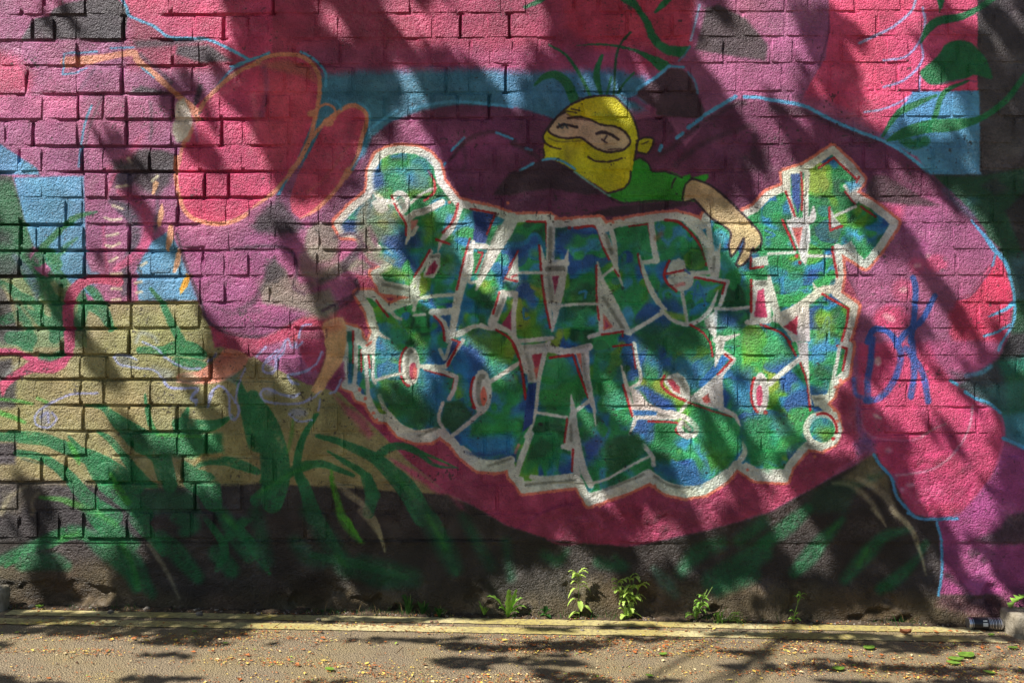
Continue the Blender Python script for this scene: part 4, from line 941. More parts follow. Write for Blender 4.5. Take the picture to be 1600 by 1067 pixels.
# ------------------------------------------------------------------ materials on the wall
def wall_material(name, bump_fine, bump_coarse, pits, gain=1.0):
    m, nt, p = new_mat(name)
    N, L = nt.nodes, nt.links
    geo = N.new('ShaderNodeNewGeometry')
    sep = N.new('ShaderNodeSeparateXYZ')
    L.new(geo.outputs['Position'], sep.inputs[0])
    # a little domain warp so the print wanders with the rough surface
    nw = N.new('ShaderNodeTexNoise'); nw.inputs['Scale'].default_value = 70; nw.inputs['Detail'].default_value = 1
    L.new(geo.outputs['Position'], nw.inputs['Vector'])
    sw = N.new('ShaderNodeSeparateXYZ'); L.new(nw.outputs['Color'], sw.inputs[0])

    def lin_map(sock, warp, scale, off):
        a = N.new('ShaderNodeMath'); a.operation = 'MULTIPLY_ADD'
        L.new(warp, a.inputs[0]); a.inputs[1].default_value = 0.006; L.new(sock, a.inputs[2])
        b = N.new('ShaderNodeMath'); b.operation = 'MULTIPLY_ADD'
        L.new(a.outputs[0], b.inputs[0]); b.inputs[1].default_value = scale; b.inputs[2].default_value = off - 0.003 * scale
        return b.outputs[0]
    su = 1.0 / (PX * CW)
    sv = 1.0 / (PX * CH)
    u = lin_map(sep.outputs[0], sw.outputs[0], su, (800.0 + MX) / CW)
    v = lin_map(sep.outputs[2], sw.outputs[1], sv, (CH - (958.0 + MY)) / CH)
    cmb = N.new('ShaderNodeCombineXYZ')
    L.new(u, cmb.inputs[0]); L.new(v, cmb.inputs[1])
    tex = N.new('ShaderNodeTexImage')
    tex.image = img; tex.extension = 'MIRROR'; tex.interpolation = 'Linear'
    L.new(cmb.outputs[0], tex.inputs['Vector'])
    nb = N.new('ShaderNodeTexNoise'); nb.inputs['Scale'].default_value = 165; nb.inputs['Detail'].default_value = 3; nb.inputs['Roughness'].default_value = 0.6
    nc = N.new('ShaderNodeTexNoise'); nc.inputs['Scale'].default_value = 36; nc.inputs['Detail'].default_value = 2; nc.inputs['Roughness'].default_value = 0.6
    vo = N.new('ShaderNodeTexVoronoi'); vo.inputs['Scale'].default_value = 95; vo.feature = 'F1'
    for n in (nb, nc, vo):
        L.new(geo.outputs['Position'], n.inputs['Vector'])
    nm = N.new('ShaderNodeTexNoise'); nm.inputs['Scale'].default_value = 8; nm.inputs['Detail'].default_value = 2
    L.new(geo.outputs['Position'], nm.inputs['Vector'])
    rm = N.new('ShaderNodeMapRange'); rm.inputs[1].default_value = 0.34; rm.inputs[2].default_value = 0.66; rm.inputs[3].default_value = 0.25 * bump_fine; rm.inputs[4].default_value = 1.6 * bump_fine
    L.new(nm.outputs[0], rm.inputs[0])
    gr = N.new('ShaderNodeMath'); gr.operation = 'MULTIPLY_ADD'; gr.inputs[1].default_value = -0.45
    L.new(vo.outputs['Distance'], gr.inputs[0]); L.new(nb.outputs[0], gr.inputs[2])
    # pits only in patches
    pr = N.new('ShaderNodeMapRange'); pr.inputs[1].default_value = 0.5; pr.inputs[2].default_value = 0.66
    L.new(nc.outputs[0], pr.inputs[0])
    pv = N.new('ShaderNodeMapRange'); pv.inputs[1].default_value = 0.05; pv.inputs[2].default_value = 0.42; pv.inputs[3].default_value = -1.0; pv.inputs[4].default_value = 0.0
    L.new(vo.outputs['Distance'], pv.inputs[0])
    pm_ = N.new('ShaderNodeMath'); pm_.operation = 'MULTIPLY'
    L.new(pr.outputs[0], pm_.inputs[0]); L.new(pv.outputs[0], pm_.inputs[1])
    h1 = N.new('ShaderNodeMath'); h1.operation = 'MULTIPLY'
    L.new(gr.outputs[0], h1.inputs[0]); L.new(rm.outputs[0], h1.inputs[1])
    h2 = N.new('ShaderNodeMath'); h2.operation = 'MULTIPLY_ADD'; h2.inputs[1].default_value = bump_coarse
    L.new(nc.outputs[0], h2.inputs[0]); L.new(h1.outputs[0], h2.inputs[2])
    h3 = N.new('ShaderNodeMath'); h3.operation = 'MULTIPLY_ADD'; h3.inputs[1].default_value = pits
    L.new(pm_.outputs[0], h3.inputs[0]); L.new(h2.outputs[0], h3.inputs[2])
    bm_ = N.new('ShaderNodeBump'); bm_.inputs['Strength'].default_value = 1.0; bm_.inputs['Distance'].default_value = 1.0
    L.new(h3.outputs[0], bm_.inputs['Height'])
    L.new(bm_.outputs[0], p.inputs['Normal'])
    L.new(tex.outputs['Color'], p.inputs['Base Color'])
    p.inputs['Roughness'].default_value = 0.48
    p.inputs['Specular IOR Level'].default_value = 0.5
    return m


M_BRICK = wall_material('painted_brick', 0.0145, 0.010, 0.010)
M_MORTAR = wall_material('painted_mortar', 0.0145, 0.010, 0.010)
M_PLINTH = wall_material('painted_render', 0.017, 0.017, 0.008)
SLOPE = -0.0187                                 # the road falls to the right


def gz(x):
    return SLOPE * x


def ground_at(px, py):
    """the road point seen at a photograph pixel"""
    c = cam.location
    d = Vector((wx(px), 4.30, (533.5 - py) * PX))
    t = (SLOPE * c.x - c.z) / (d.z - SLOPE * d.x)
    return c + d * t


# ------------------------------------------------------------------ road
def road_material():
    m, nt, p = new_mat('asphalt')
    N, L = nt.nodes, nt.links
    g = N.new('ShaderNodeNewGeometry')
    n1_ = N.new('ShaderNodeTexNoise'); n1_.inputs['Scale'].default_value = 240; n1_.inputs['Detail'].default_value = 4
    n2_ = N.new('ShaderNodeTexNoise'); n2_.inputs['Scale'].default_value = 3.5; n2_.inputs['Detail'].default_value = 5
    v_ = N.new('ShaderNodeTexVoronoi'); v_.inputs['Scale'].default_value = 160
    for n in (n1_, n2_, v_):
        L.new(g.outputs['Position'], n.inputs['Vector'])
    r1 = N.new('ShaderNodeValToRGB')
    r1.color_ramp.elements[0].position = 0.3; r1.color_ramp.elements[0].color = lin((76, 66, 54))
    r1.color_ramp.elements[1].position = 0.75; r1.color_ramp.elements[1].color = lin((160, 142, 112))
    L.new(n1_.outputs[0], r1.inputs[0])
    r2 = N.new('ShaderNodeMapRange'); r2.inputs[1].default_value = 0.42; r2.inputs[2].default_value = 0.68; r2.inputs[4].default_value = 0.65
    L.new(n2_.outputs[0], r2.inputs[0])
    mx = N.new('ShaderNodeMix'); mx.data_type = 'RGBA'
    L.new(r2.outputs[0], mx.inputs[0]); L.new(r1.outputs[0], mx.inputs[6]); mx.inputs[7].default_value = lin((136, 120, 80))
    L.new(mx.outputs[2], p.inputs['Base Color'])
    b = N.new('ShaderNodeBump'); b.inputs['Distance'].default_value = 0.007; b.inputs['Strength'].default_value = 1.0
    L.new(v_.outputs['Distance'], b.inputs['Height'])
    L.new(b.outputs[0], p.inputs['Normal'])
    p.inputs['Roughness'].default_value = 0.85
    return m


def line_material():
    m, nt, p = new_mat('worn_yellow_paint')
    N, L = nt.nodes, nt.links
    g = N.new('ShaderNodeNewGeometry')
    n1_ = N.new('ShaderNodeTexNoise'); n1_.inputs['Scale'].default_value = 55; n1_.inputs['Detail'].default_value = 8; n1_.inputs['Roughness'].default_value = 0.7
    n2_ = N.new('ShaderNodeTexNoise'); n2_.inputs['Scale'].default_value = 2.2; n2_.inputs['Detail'].default_value = 4
    for n in (n1_, n2_):
        L.new(g.outputs['Position'], n.inputs['Vector'])
    mx = N.new('ShaderNodeMix'); mx.data_type = 'RGBA'
    r2 = N.new('ShaderNodeMapRange'); r2.inputs[1].default_value = 0.4; r2.inputs[2].default_value = 0.6
    L.new(n2_.outputs[0], r2.inputs[0]); L.new(r2.outputs[0], mx.inputs[0])
    mx.inputs[6].default_value = lin((182, 171, 126)); mx.inputs[7].default_value = lin((160, 146, 84))
    wr = N.new('ShaderNodeMapRange'); wr.inputs[1].default_value = 0.46; wr.inputs[2].default_value = 0.66
    L.new(n1_.outputs[0], wr.inputs[0])
    m2 = N.new('ShaderNodeMix'); m2.data_type = 'RGBA'
    L.new(wr.outputs[0], m2.inputs[0]); L.new(mx.outputs[2], m2.inputs[6]); m2.inputs[7].default_value = lin((112, 100, 76))
    L.new(m2.outputs[2], p.inputs['Base Color'])
    b = N.new('ShaderNodeBump'); b.inputs['Distance'].default_value = 0.003; b.inputs['Strength'].default_value = 0.7
    L.new(n1_.outputs[0], b.inputs['Height']); L.new(b.outputs[0], p.inputs['Normal'])
    p.inputs['Roughness'].default_value = 0.75
    return m


M_ROAD = road_material()
M_LINE = line_material()
M_SOIL = simple_mat('soil', (84, 70, 54), (50, 42, 34), 30, 0.95, 1.0, 90, 0.012)


def sheet(name, x0, x1, y0, y1, nx, ny, mat, zoff, parent=None, rag=0.0, seed=1, rise=0.0):
    r = np.random.default_rng(seed)
    V, Fc = [], []
    for j in range(ny + 1):
        for i in range(nx + 1):
            x = x0 + (x1 - x0) * i / nx
            y = y0 + (y1 - y0) * j / ny
            if rag and j in (0, ny):
                y += r.uniform(-rag, rag)
            z = gz(x) + zoff + (r.uniform(0, rise) if 0 < j else 0)
            V.append((x, y, z))
    for j in range(ny):
        for i in range(nx):
            a = j * (nx + 1) + i
            Fc.append((a, a + 1, a + nx + 2, a + nx + 1))
    return mesh_obj(name, V, Fc, mat, parent)


road = sheet('road', -45, 45, -45, 0.6, 30, 15, M_ROAD, 0.0)
tag(road, kind='structure')
XL0, XL1 = wx(38), wx(1508)
sheet('yellow_line', XL0, XL1, -0.175, -0.095, 260, 1, M_LINE, 0.004, road, 0.0035, 3)
sheet('yellow_line', wx(-160), wx(1522), -0.305, -0.222, 300, 1, M_LINE, 0.004, road, 0.0035, 4)
soil = sheet('soil_strip', -3.5, 3.5, -0.088, 0.02, 420, 5, M_SOIL, 0.003, None, 0.016, 5, 0.012)
tag(soil, kind='structure')

# ------------------------------------------------------------------ the wall
wall = empty('brick_wall', (0, 0, 0))
tag(wall, 'old brick wall covered by a graffiti mural with green and blue block lettering', 'wall')
ROWS = [-182, -142, -101, -60, -19, 22, 61, 102, 146, 186, 228, 268, 309, 351, 392, 432, 474, 514, 556, 594, 635, 676, 714, 756, 800, 845]
SEED = {  # joints that can be read in the photograph, by course
    4: [135, 195, 427], 5: [51, 85, 122, 193, 350, 720, 759, 796], 6: [122, 270, 313, 735, 768], 7: [42, 84, 121, 191, 265, 302, 790],
    8: [122, 162, 198, 270, 346, 640, 676, 715, 764], 9: [10, 52, 122, 158, 198, 303, 346, 500], 10: [30, 128, 275, 380], 11: [130, 277, 320, 357, 500],
    12: [130, 277, 318, 355, 500], 13: [58, 95, 132, 202, 317, 360, 1410, 1450, 1487], 14: [132, 202, 238, 282, 317, 352, 1342, 1425], 15: [18, 95, 132, 202, 315, 1342, 1380, 1420, 1500, 1537],
    16: [130, 170, 206, 313, 1345], 17: [58, 97, 132, 202, 320], 18: [127, 168, 207, 330], 19: [57, 127, 163, 322, 1342, 1380], 20: [130, 235, 277, 1342], 21: [25, 102, 136, 322, 1420], 22: [103, 207, 285], 23: [117, 151, 305], 24: [60, 200, 300]}
rb = random.Random(5)


def fan(px, py):
    """courses open slightly to the right, as laid"""
    return 440 + (py - 440) * (0.992 + 0.018 * px / 1600.0)


def split(a, b):
    """fill a run between two joints with stretchers and headers"""
    out = []
    x = a
    while b - x > 92:
        x += rb.choice([36, 72, 73, 71, 37]) + rb.uniform(-2, 2)
        if b - x < 24:
            break
        out.append(x)
    return out


def brick_mesh(w, h, nx, ny, seed):
    r = random.Random(seed)
    c = 0.0050
    V, Fc = [], []
    for j in range(ny + 1):
        for i in range(nx + 1):
            V.append((-w / 2 + c + (w - 2 * c) * i / nx + r.uniform(-.002, .002), r.uniform(-.0025, .0020), -h / 2 + c + (h - 2 * c) * j / ny + r.uniform(-.002, .002)))
    for j in range(ny):
        for i in range(nx):
            a = j * (nx + 1) + i
            Fc.append((a, a + 1, a + nx + 2, a + nx + 1))
    loop = [i for i in range(nx + 1)] + [(j + 1) * (nx + 1) - 1 for j in range(1, ny + 1)] + [ny * (nx + 1) + i for i in range(nx - 1, -1, -1)] + [j * (nx + 1) for j in range(ny - 1, 0, -1)]
    prev = loop
    for dy, ex in ((0.0055, 0.0), (0.055, 0.0)):
        ring = []
        for k in loop:
            vx, vy, vz = V[k]
            ring.append(len(V))
            gx = max(-w / 2, min(w / 2, vx * (w / (w - 2 * c)))) + r.uniform(-.003, .002) * (1 if vx > 0 else -1)
            gzz = max(-h / 2, min(h / 2, vz * (h / (h - 2 * c)))) + r.uniform(-.0015, .0015)
            V.append((gx, dy, gzz))
        n = len(loop)
        for q in range(n):
            Fc.append((prev[(q + 1) % n], prev[q], ring[q], ring[(q + 1) % n]))
        prev = ring
    return V, Fc


HB = 0.112
SHAPES = {'s': [brick_mesh(0.205, HB, 3, 2, 100 + k) for k in range(12)], 'h': [brick_mesh(0.100, HB, 2, 2, 200 + k) for k in range(10)]}
WID = {'s': 0.205, 'h': 0.100}
bricks = []
for r in range(len(ROWS) - 1):
    y0, y1 = ROWS[r], ROWS[r + 1]
    J = [-330] + SEED.get(r, []) + [1930]
    J = sorted(J)
    full = [J[0]]
    for a, b in zip(J[:-1], J[1:]):
        full += split(a, b) + [b]
    for a, b in zip(full[:-1], full[1:]):
        if b - a < 12:
            continue
        xm = (a + b) / 2
        f0, f1 = fan(xm, y0), fan(xm, y1)
        left = max(0.0, min(1.0, (620 - xm) / 330.0))
        jw = 2.6 + 0.9 * left + rb.uniform(-.5, 1.0)
        w, h = (b - a - jw) * PX, (f1 - f0 - jw - 0.3) * PX
        k = 's' if (b - a) > 52 else 'h'
        ang = math.atan((y1 - 440) * 0.018 / 1600.0) * -1 + rb.uniform(-.006, .006)
        prd = rb.uniform(-.0025, .0025) * (0.35 + 1.2 * left)
        bricks.append((k, rb.randrange(len(SHAPES[k])), wx(xm), prd, wz((f0 + f1) / 2), w / WID[k], h / HB, ang, rb.uniform(-.015, .015) * (.4 + left), rb.uniform(-.012, .012), a, b, y0, y1))


def seen(bk):
    return max(0, min(bk[11], 1600) - max(bk[10], 0)) * max(0, bk[13] - max(bk[12], 0))


order = sorted(range(len(bricks)), key=lambda i: -seen(bricks[i]))
own = set(order[:300])
MESH = {}


def finish_brick(me):
    """smooth faces, but a crisp arris between the worn face and its edge"""
    me.polygons.foreach_set('use_smooth', [True] * len(me.polygons))
    me.update()
    ny_ = np.empty(len(me.polygons) * 3, np.float32)
    me.polygons.foreach_get('normal', ny_)
    ny_ = ny_.reshape(-1, 3)[:, 1]
    cnt = {}
    for p in me.polygons:
        for ek in p.edge_keys:
            cnt.setdefault(ek, []).append(abs(ny_[p.index]) > .93)
    for e in me.edges:
        v = cnt.get(tuple(sorted(e.vertices)), [])
        if len(v) == 2 and v[0] != v[1]:
            e.use_edge_sharp = True


for k in SHAPES:
    for q, (V, Fc) in enumerate(SHAPES[k]):
        me = bpy.data.meshes.new('brick')
        me.from_pydata(V, [], Fc)
        me.materials.append(M_BRICK)
        finish_brick(me)
        MESH[k, q] = me
RV, RF = [], []
for i, bk in enumerate(bricks):
    k, q, x, y, z, sx, sz, ang, tx, tz = bk[:10]
    Mx = Matrix.Translation((x, y, z)) @ Matrix.Rotation(ang, 4, 'Y') @ Matrix.Rotation(tx, 4, 'X') @ Matrix.Rotation(tz, 4, 'Z') @ Matrix.Diagonal((sx, 1, sz, 1))
    if i in own:
        o = bpy.data.objects.new('brick', MESH[k, q])
        COL.objects.link(o)
        o.matrix_world = Mx
        o.parent = wall
    else:
        V, Fc = SHAPES[k][q]
        n0 = len(RV)
        RV += [tuple(Mx @ Vector(v)) for v in V]
        RF += [tuple(a + n0 for a in f) for f in Fc]
rest = mesh_obj('bricks', RV, RF, M_BRICK, wall)
finish_brick(rest.data)
tag(rest, kind='stuff')


def relief(name, x0, x1, z0, z1, step, depth, mat, parent):
    nx, nz = int((x1 - x0) / step), int((z1 - z0) / step)
    X, Z = np.meshgrid(np.linspace(x0, x1, nx + 1), np.linspace(z0, z1, nz + 1))
    Y = depth(X, Z)
    V = np.stack([X, Y, Z], -1).reshape(-1, 3)
    idx = np.arange((nx + 1) * (nz + 1)).reshape(nz + 1, nx + 1)
    Q = np.stack([idx[:-1, :-1], idx[:-1, 1:], idx[1:, 1:], idx[1:, :-1]], -1).reshape(-1, 4)
    me = bpy.data.meshes.new(name)
    me.vertices.add(len(V)); me.vertices.foreach_set('co', V.ravel())
    me.loops.add(Q.size); me.loops.foreach_set('vertex_index', Q.ravel().astype(np.int32))
    me.polygons.add(len(Q)); me.polygons.foreach_set('loop_start', np.arange(0, Q.size, 4, dtype=np.int32))
    me.polygons.foreach_set('use_smooth', np.ones(len(Q), bool))
    me.update(calc_edges=True)
    me.materials.append(mat)
    o = bpy.data.objects.new(name, me)
    COL.objects.link(o)
    o.parent = parent
    return o


DEEP_H = [(22, 250, 420, .5), (61, 150, 300, .4), (102, 200, 330, .5), (146, 60, 290, .6), (186, -200, 400, 1), (228, 120, 420, 1), (268, -200, 420, 1), (351, -200, 300, 1), (392, -200, 330, 1), (432, -200, 310, 1), (474, -200, 300, .9), (514, -200, 320, .9), (556, -200, 250, .7), (594, 0, 310, .7), (635, 60, 330, .6), (676, -200, 300, .5), (714, 0, 400, .5), (756, -200, 250, .5), (142, 880, 1060, .4), (184, 560, 740, .4), (219, 1380, 1560, .4), (309, 250, 420, .5)]
DEEP_V = [(193, 5), (350, 5), (427, 4), (191, 7), (270, 8), (198, 9), (346, 9), (52, 9), (128, 10), (275, 10), (320, 11), (357, 11), (202, 13), (202, 15), (130, 16), (322, 19), (277, 20), (322, 21), (305, 23), (285, 22), (720, 5), (796, 5), (122, 8), (132, 14), (790, 7), (764, 8), (1030, 8), (277, 12), (330, 18), (202, 17)]


def mortar_depth(X, Z):
    px, py = X / PX + 800, 958 - Z / PX
    fy = 440 + (py - 440) / (0.992 + 0.018 * px / 1600.0)
    h, w = X.shape
    n = vnoise(h, w, 18, 18, 51, 3)
    n2_ = vnoise(h, w, 6, 6, 52, 2)
    brk = np.clip((vnoise(h, w, 16, 26, 54, 2) - 0.36) / 0.14, 0, 1)
    hole = np.clip((vnoise(h, w, 10, 10, 53, 2) - 0.66) / 0.10, 0, 1)
    left = np.clip((560 - px) / 330.0, 0, 1)
    deep = np.zeros_like(X)
    for (y, a_, b_, k) in DEEP_H:
        m = np.exp(-((fy - y) / 3.6) ** 4) * np.clip((px - a_) / 20 + .5, 0, 1) * np.clip((b_ - px) / 40 + .5, 0, 1)
        deep = np.maximum(deep, m * k * brk)
    for (x, r) in DEEP_V:
        m = np.exp(-((px - x) / 4.5) ** 4) * ((fy > ROWS[r]) & (fy < ROWS[r + 1]))
        deep = np.maximum(deep, m * .9)
    return 0.0018 + left * 0.0026 + (n - 0.5) * (0.006 + 0.006 * left) + (n2_ - .5) * 0.003 + hole * 0.010 * (0.3 + 0.7 * left) + deep * 0.021


relief('mortar', -3.38, 3.38, wz(846), wz(-182), 0.009, mortar_depth, M_MORTAR, wall)
ZP = wz(690)
Z0 = wz(846)


def plinth_depth(X, Z):
    px = X / PX + 800
    t = np.clip((Z0 - Z) / 0.34, 0, 1.3)
    h, w = X.shape
    a = vnoise(h, w, 24, 34, 61, 4)
    b = vnoise(h, w, 7, 7, 62, 3)
    left = np.clip((560 - px) / 250.0, 0, 1)
    groove = np.exp(-((Z - (Z0 - 0.004)) / 0.007) ** 2) * 0.012 * left
    chip = np.clip((vnoise(h, w, 14, 20, 63, 3) - 0.60) / 0.1, 0, 1) * np.clip((t - .45) * 3, 0, 1)
    # the coat climbs over the courses to the right, with a worn upper edge
    top = 846 - 150 * np.clip((px - 760) / 260.0, 0, 1) + (vnoise(h, w, 30, 40, 64, 3) - .5) * 70 * np.clip((px - 700) / 100, 0, 1)
    py = 958 - Z / PX
    over = np.clip((py - top) / 14 + .5, 0, 1)
    pitted = np.exp(-((px - 960) / 130) ** 2 - ((py - 800) / 45) ** 2) + 0.7 * np.exp(-((px - 1420) / 90) ** 2 - ((py - 740) / 50) ** 2)
    pt = np.clip((vnoise(h, w, 5, 5, 65, 2) - .5) * 4, -1, 1) * pitted * 0.007
    y = 0.000 - 0.045 * t ** 1.6 - (a - .5) * (0.016 + 0.055 * t) - (b - .5) * 0.008 + groove + chip * 0.034 + pt
    y = np.where(py < 846, y - 0.006, y)
    return np.where(py < 843, y * over + 0.03 * (1 - over), y)


relief('plinth', -3.38, 3.38, -0.12, ZP, 0.008, plinth_depth, M_PLINTH, wall)

# ------------------------------------------------------------------ tree behind the viewpoint: its crown dapples the wall
SH = np.array([
    [.20, .25, .30, .45, .95, .98, .60, .25, .45, .60, .80, .45, .30, .15, .20, .55],
    [.20, .20, .25, .40, .95, .98, .50, .45, .60, .80, .70, .50, .40, .25, .30, .60],
    [.20, .20, .20, .25, .75, .75, .28, .70, .85, .92, .92, .85, .65, .62, .62, .70],
    [.30, .20, .22, .25, .28, .50, .25, .60, .88, .92, .60, .20, .22, .32, .52, .70],
    [.35, .25, .25, .28, .30, .50, .25, .50, .88, .86, .50, .30, .25, .36, .52, .60],
    [.20, .32, .40, .50, .65, .80, .60, .72, .85, .72, .50, .30, .30, .42, .52, .60],
    [.20, .28, .40, .65, .95, .98, .95, .92, .90, .75, .60, .35, .35, .42, .46, .60],
    [.25, .30, .50, .75, .98, 1., 1., .95, .90, .80, .60, .42, .42, .50, .50, .50],
    [.25, .35, .62, .90, 1., 1., 1., .95, .80, .60, .66, .72, .62, .60, .55, .50],
    [.45, .60, .85, .98, .98, .98, .92, .75, .28, .10, .30, .50, .66, .70, .60, .50]])
sang = math.atan2(SUN.z * -1, SUN.x)                         # slope of the streaks on the wall
SHH, SHW = 1200, 2000                                       # map covers px -200..1800, py -200..1000
streak = vnoise(SHH, SHW, 32, 150, 71, 3, sang) * 0.52 + vnoise(SHH, SHW, 80, 120, 72, 3, sang) * 0.48
rk = np.argsort(np.argsort(streak.ravel()[::37]))
srt = np.sort(streak.ravel()[::37])
streak_u = np.interp(streak, srt, np.linspace(0, 1, len(srt)))       # uniform 0..1


def shade_at(px, py):
    gx = np.clip((px - 50) / 100.0, 0, 14.999)
    gy = np.clip((py - 50) / 100.0, 0, 8.999)
    ix, iy = gx.astype(int), gy.astype(int)
    fx, fy = gx - ix, gy - iy
    fx = fx * fx * (3 - 2 * fx); fy = fy * fy * (3 - 2 * fy)
    a = SH[iy, ix] * (1 - fx) + SH[iy, ix + 1] * fx
    b = SH[iy + 1, ix] * (1 - fx) + SH[iy + 1, ix + 1] * fx
    return a * (1 - fy) + b * fy


PATCH = [(.97, '385,60 420,-40 600,-40 640,90 600,150 610,240 520,330 470,300 450,270 425,200 400,150'), (.93, '770,250 900,190 1050,210 1180,290 1100,330 1060,420 1000,520 860,560 760,540 800,420'),
         (.985, '270,780 430,700 540,620 700,600 820,640 960,700 900,800 860,900 870,960 300,960'), (.03, '-50,20 190,60 340,160 390,230 420,300 360,330 270,260 -50,230'), (.2, '590,20 640,-40 760,120 800,180 740,180 640,180 610,120'),
         (.08, '590,200 680,290 760,400 740,560 640,470 560,430 500,480 420,400 440,320 560,300'), (.2, '1000,600 1080,560 1200,480 1280,420 1340,330 1420,380 1350,520 1280,640 1240,740 1120,770 1060,700'), (.2, '1180,270 1330,250 1400,350 1300,420 1160,420 1140,330'),
         (.25, '1380,560 1560,620 1580,760 1450,800 1350,720'), (.2, '1300,-40 1520,-40 1520,190 1400,180 1290,110'), (.22, '-50,560 120,560 260,660 200,760 100,860 230,940 -50,940'), (.15, '100,200 280,250 330,420 420,520 300,560 120,520 100,380'), (.06, '190,-40 370,-40 360,120 430,270 400,335 300,345 230,260'), (.10, '250,330 420,340 520,400 500,520 380,600 300,540 260,440'), (.12, '740,890 1180,890 1180,980 740,980'), (.05, '880,870 1030,870 1030,980 880,980'), (.9, '820,-20 1080,-20 1060,120 900,100'), (.25, '1180,590 1250,590 1250,640 1180,640')]
TT_, T = T, -1
shade_map = shade_at(*np.meshgrid(np.arange(CW) - MX, np.arange(CH) - MY))
for val, s_ in PATCH:
    R0 = fill_mask([(p[0], p[1], 0) for p in pts_of(s_, 0)], 26, 2)
    x0_, y0_, x1_, y1_, M0 = R0
    w_ = shade_map[y0_:y1_, x0_:x1_]
    w_ += (val - w_) * M0 * .95
shade_map = np.where(shade_map < .62, shade_map * (0.72 + 0.45 * shade_map), shade_map)
rl = np.random.default_rng(77)
NW = 46000
pxs = rl.uniform(-200, 1800, NW); pys = rl.uniform(-200, 975, NW)
d = shade_map[np.clip(pys + MY, 0, CH - 1).astype(int), np.clip(pxs + MX, 0, CW - 1).astype(int)]
su_ = streak_u[np.clip(pys + 200, 0, SHH - 1).astype(int), np.clip(pxs + 200, 0, SHW - 1).astype(int)]
keep = su_ < d
PW = np.stack([wx(pxs[keep]), np.zeros(keep.sum()), wz(pys[keep])], -1)
# leaves whose shadow falls on the road
NG = 56000
gx_ = rl.uniform(-3.6, 3.6, NG); gy_ = rl.uniform(-2.6, -0.02, NG)
gn = vnoise(400, 800, 12, 42, 81, 3)
gnu = np.interp(gn, np.sort(gn.ravel()), np.linspace(0, 1, gn.size))
gpx = gx_ / PX + 800
gd = np.full(NG, 0.25)
gd = np.where((gpx < 420) & (gy_ > -0.42), 0.97, gd)
gd = np.where((gpx < 420) & (gy_ > -0.13) & (gpx > 60) & (gpx < 170), 0.3, gd)
gd = np.where((gpx > 500) & (gy_ > -0.33), 0.28, gd)
gv = gnu[np.clip((-gy_ / 2.7) * 400, 0, 399).astype(int), np.clip((gx_ + 3.7) / 7.4 * 800, 0, 799).astype(int)]
keep = gv < gd
PG = np.stack([gx_[keep], gy_[keep], gz(gx_[keep])], -1)
PG = PG[rl.random(len(PG)) < 0.75]
P = np.concatenate([PW, PG])
tt = rl.uniform(3.9, 5.1, len(P))
C = P - tt[:, None] * np.array(SUN)[None]
M_LEAFT = simple_mat('tree_leaf', (70, 112, 38), (96, 134, 52), 3, 0.55, translucent=0.25)
M_BARK = simple_mat('bark', (92, 78, 62), (60, 50, 42), 14, 0.9, 1.0, 40, 0.02)
n = len(C)
ax = rl.normal(size=(n, 3)); ax /= np.linalg.norm(ax, axis=1)[:, None]
nr = rl.normal(size=(n, 3)) * 0.7 - np.array(SUN)[None] * 1.2
sd_ = np.cross(ax, nr); sd_ /= np.linalg.norm(sd_, axis=1)[:, None] + 1e-9
lx = np.cross(nr, sd_); lx /= np.linalg.norm(lx, axis=1)[:, None] + 1e-9
ln = rl.uniform(.028, .044, n)[:, None]; wd = ln * rl.uniform(.5, .75, n)[:, None]
LV = np.stack([C - lx * ln, C + sd_ * wd * .9 - lx * ln * .15, C + lx * ln, C - sd_ * wd * .9 - lx * ln * .15], 1).reshape(-1, 3)
tree = empty('broadleaf_tree', (-5.6, -7.2, gz(-5.6)))
tag(tree, 'tall leafy tree standing back from the mural wall and dappling it with shade', 'tree')
base = np.array(tree.location)
crown = mesh_obj('crown', LV - base[None], np.arange(4 * n).reshape(-1, 4), M_LEAFT, tree, False)
tag(crown, kind='stuff')


def tube(V, Fc, pts, rads, nseg=7):
    prev = None
    for k, (p, r_) in enumerate(zip(pts, rads)):
        p = Vector(p)
        q = Vector(pts[min(k + 1, len(pts) - 1)]) - Vector(pts[max(k - 1, 0)])
        q.normalize()
        a = q.orthogonal().normalized() if abs(q.z) > .9 else Vector((0, 0, 1)).cross(q).normalized()
        b = q.cross(a)
        ring = []
        for s in range(nseg):
            t = 2 * math.pi * s / nseg
            ring.append(len(V))
            V.append(tuple(p + (a * math.cos(t) + b * math.sin(t)) * r_))
        if prev:
            for s in range(nseg):
                Fc.append((prev[s], prev[(s + 1) % nseg], ring[(s + 1) % nseg], ring[s]))
        prev = ring
    Fc.append(tuple(prev))


V, Fc = [], []
tube(V, Fc, [(0, 0, -.3), (.02, .02, .5), (.1, .1, 2), (.15, .3, 3.6), (.5, .6, 5.0), (.9, .9, 6.4)], [.34, .25, .21, .18, .13, .07], 12)
mesh_obj('trunk', V, Fc, M_BARK, tree)
ca = C - base[None]
rt = random.Random(3)
for k in range(10):
    tgt = ca[rt.randrange(n)]
    s = rt.uniform(2.6, 5.2)
    st = np.array((.1 + .12 * s * .4, .1 + .13 * s * .5, s))
    V, Fc = [], []
    pts, rads = [], []
    for j in range(8):
        f = j / 7
        p = st * (1 - f) + tgt * f
        p = p + np.array((0, 0, math.sin(f * math.pi) * .5)) + np.array((rt.uniform(-.12, .12), rt.uniform(-.12, .12), rt.uniform(-.1, .1))) * (0 < j < 7)
        pts.append(p); rads.append(.035 * (1 - f) + .004)
    tube(V, Fc, pts, rads, 6)
    mesh_obj('limb', V, Fc, M_BARK, tree)
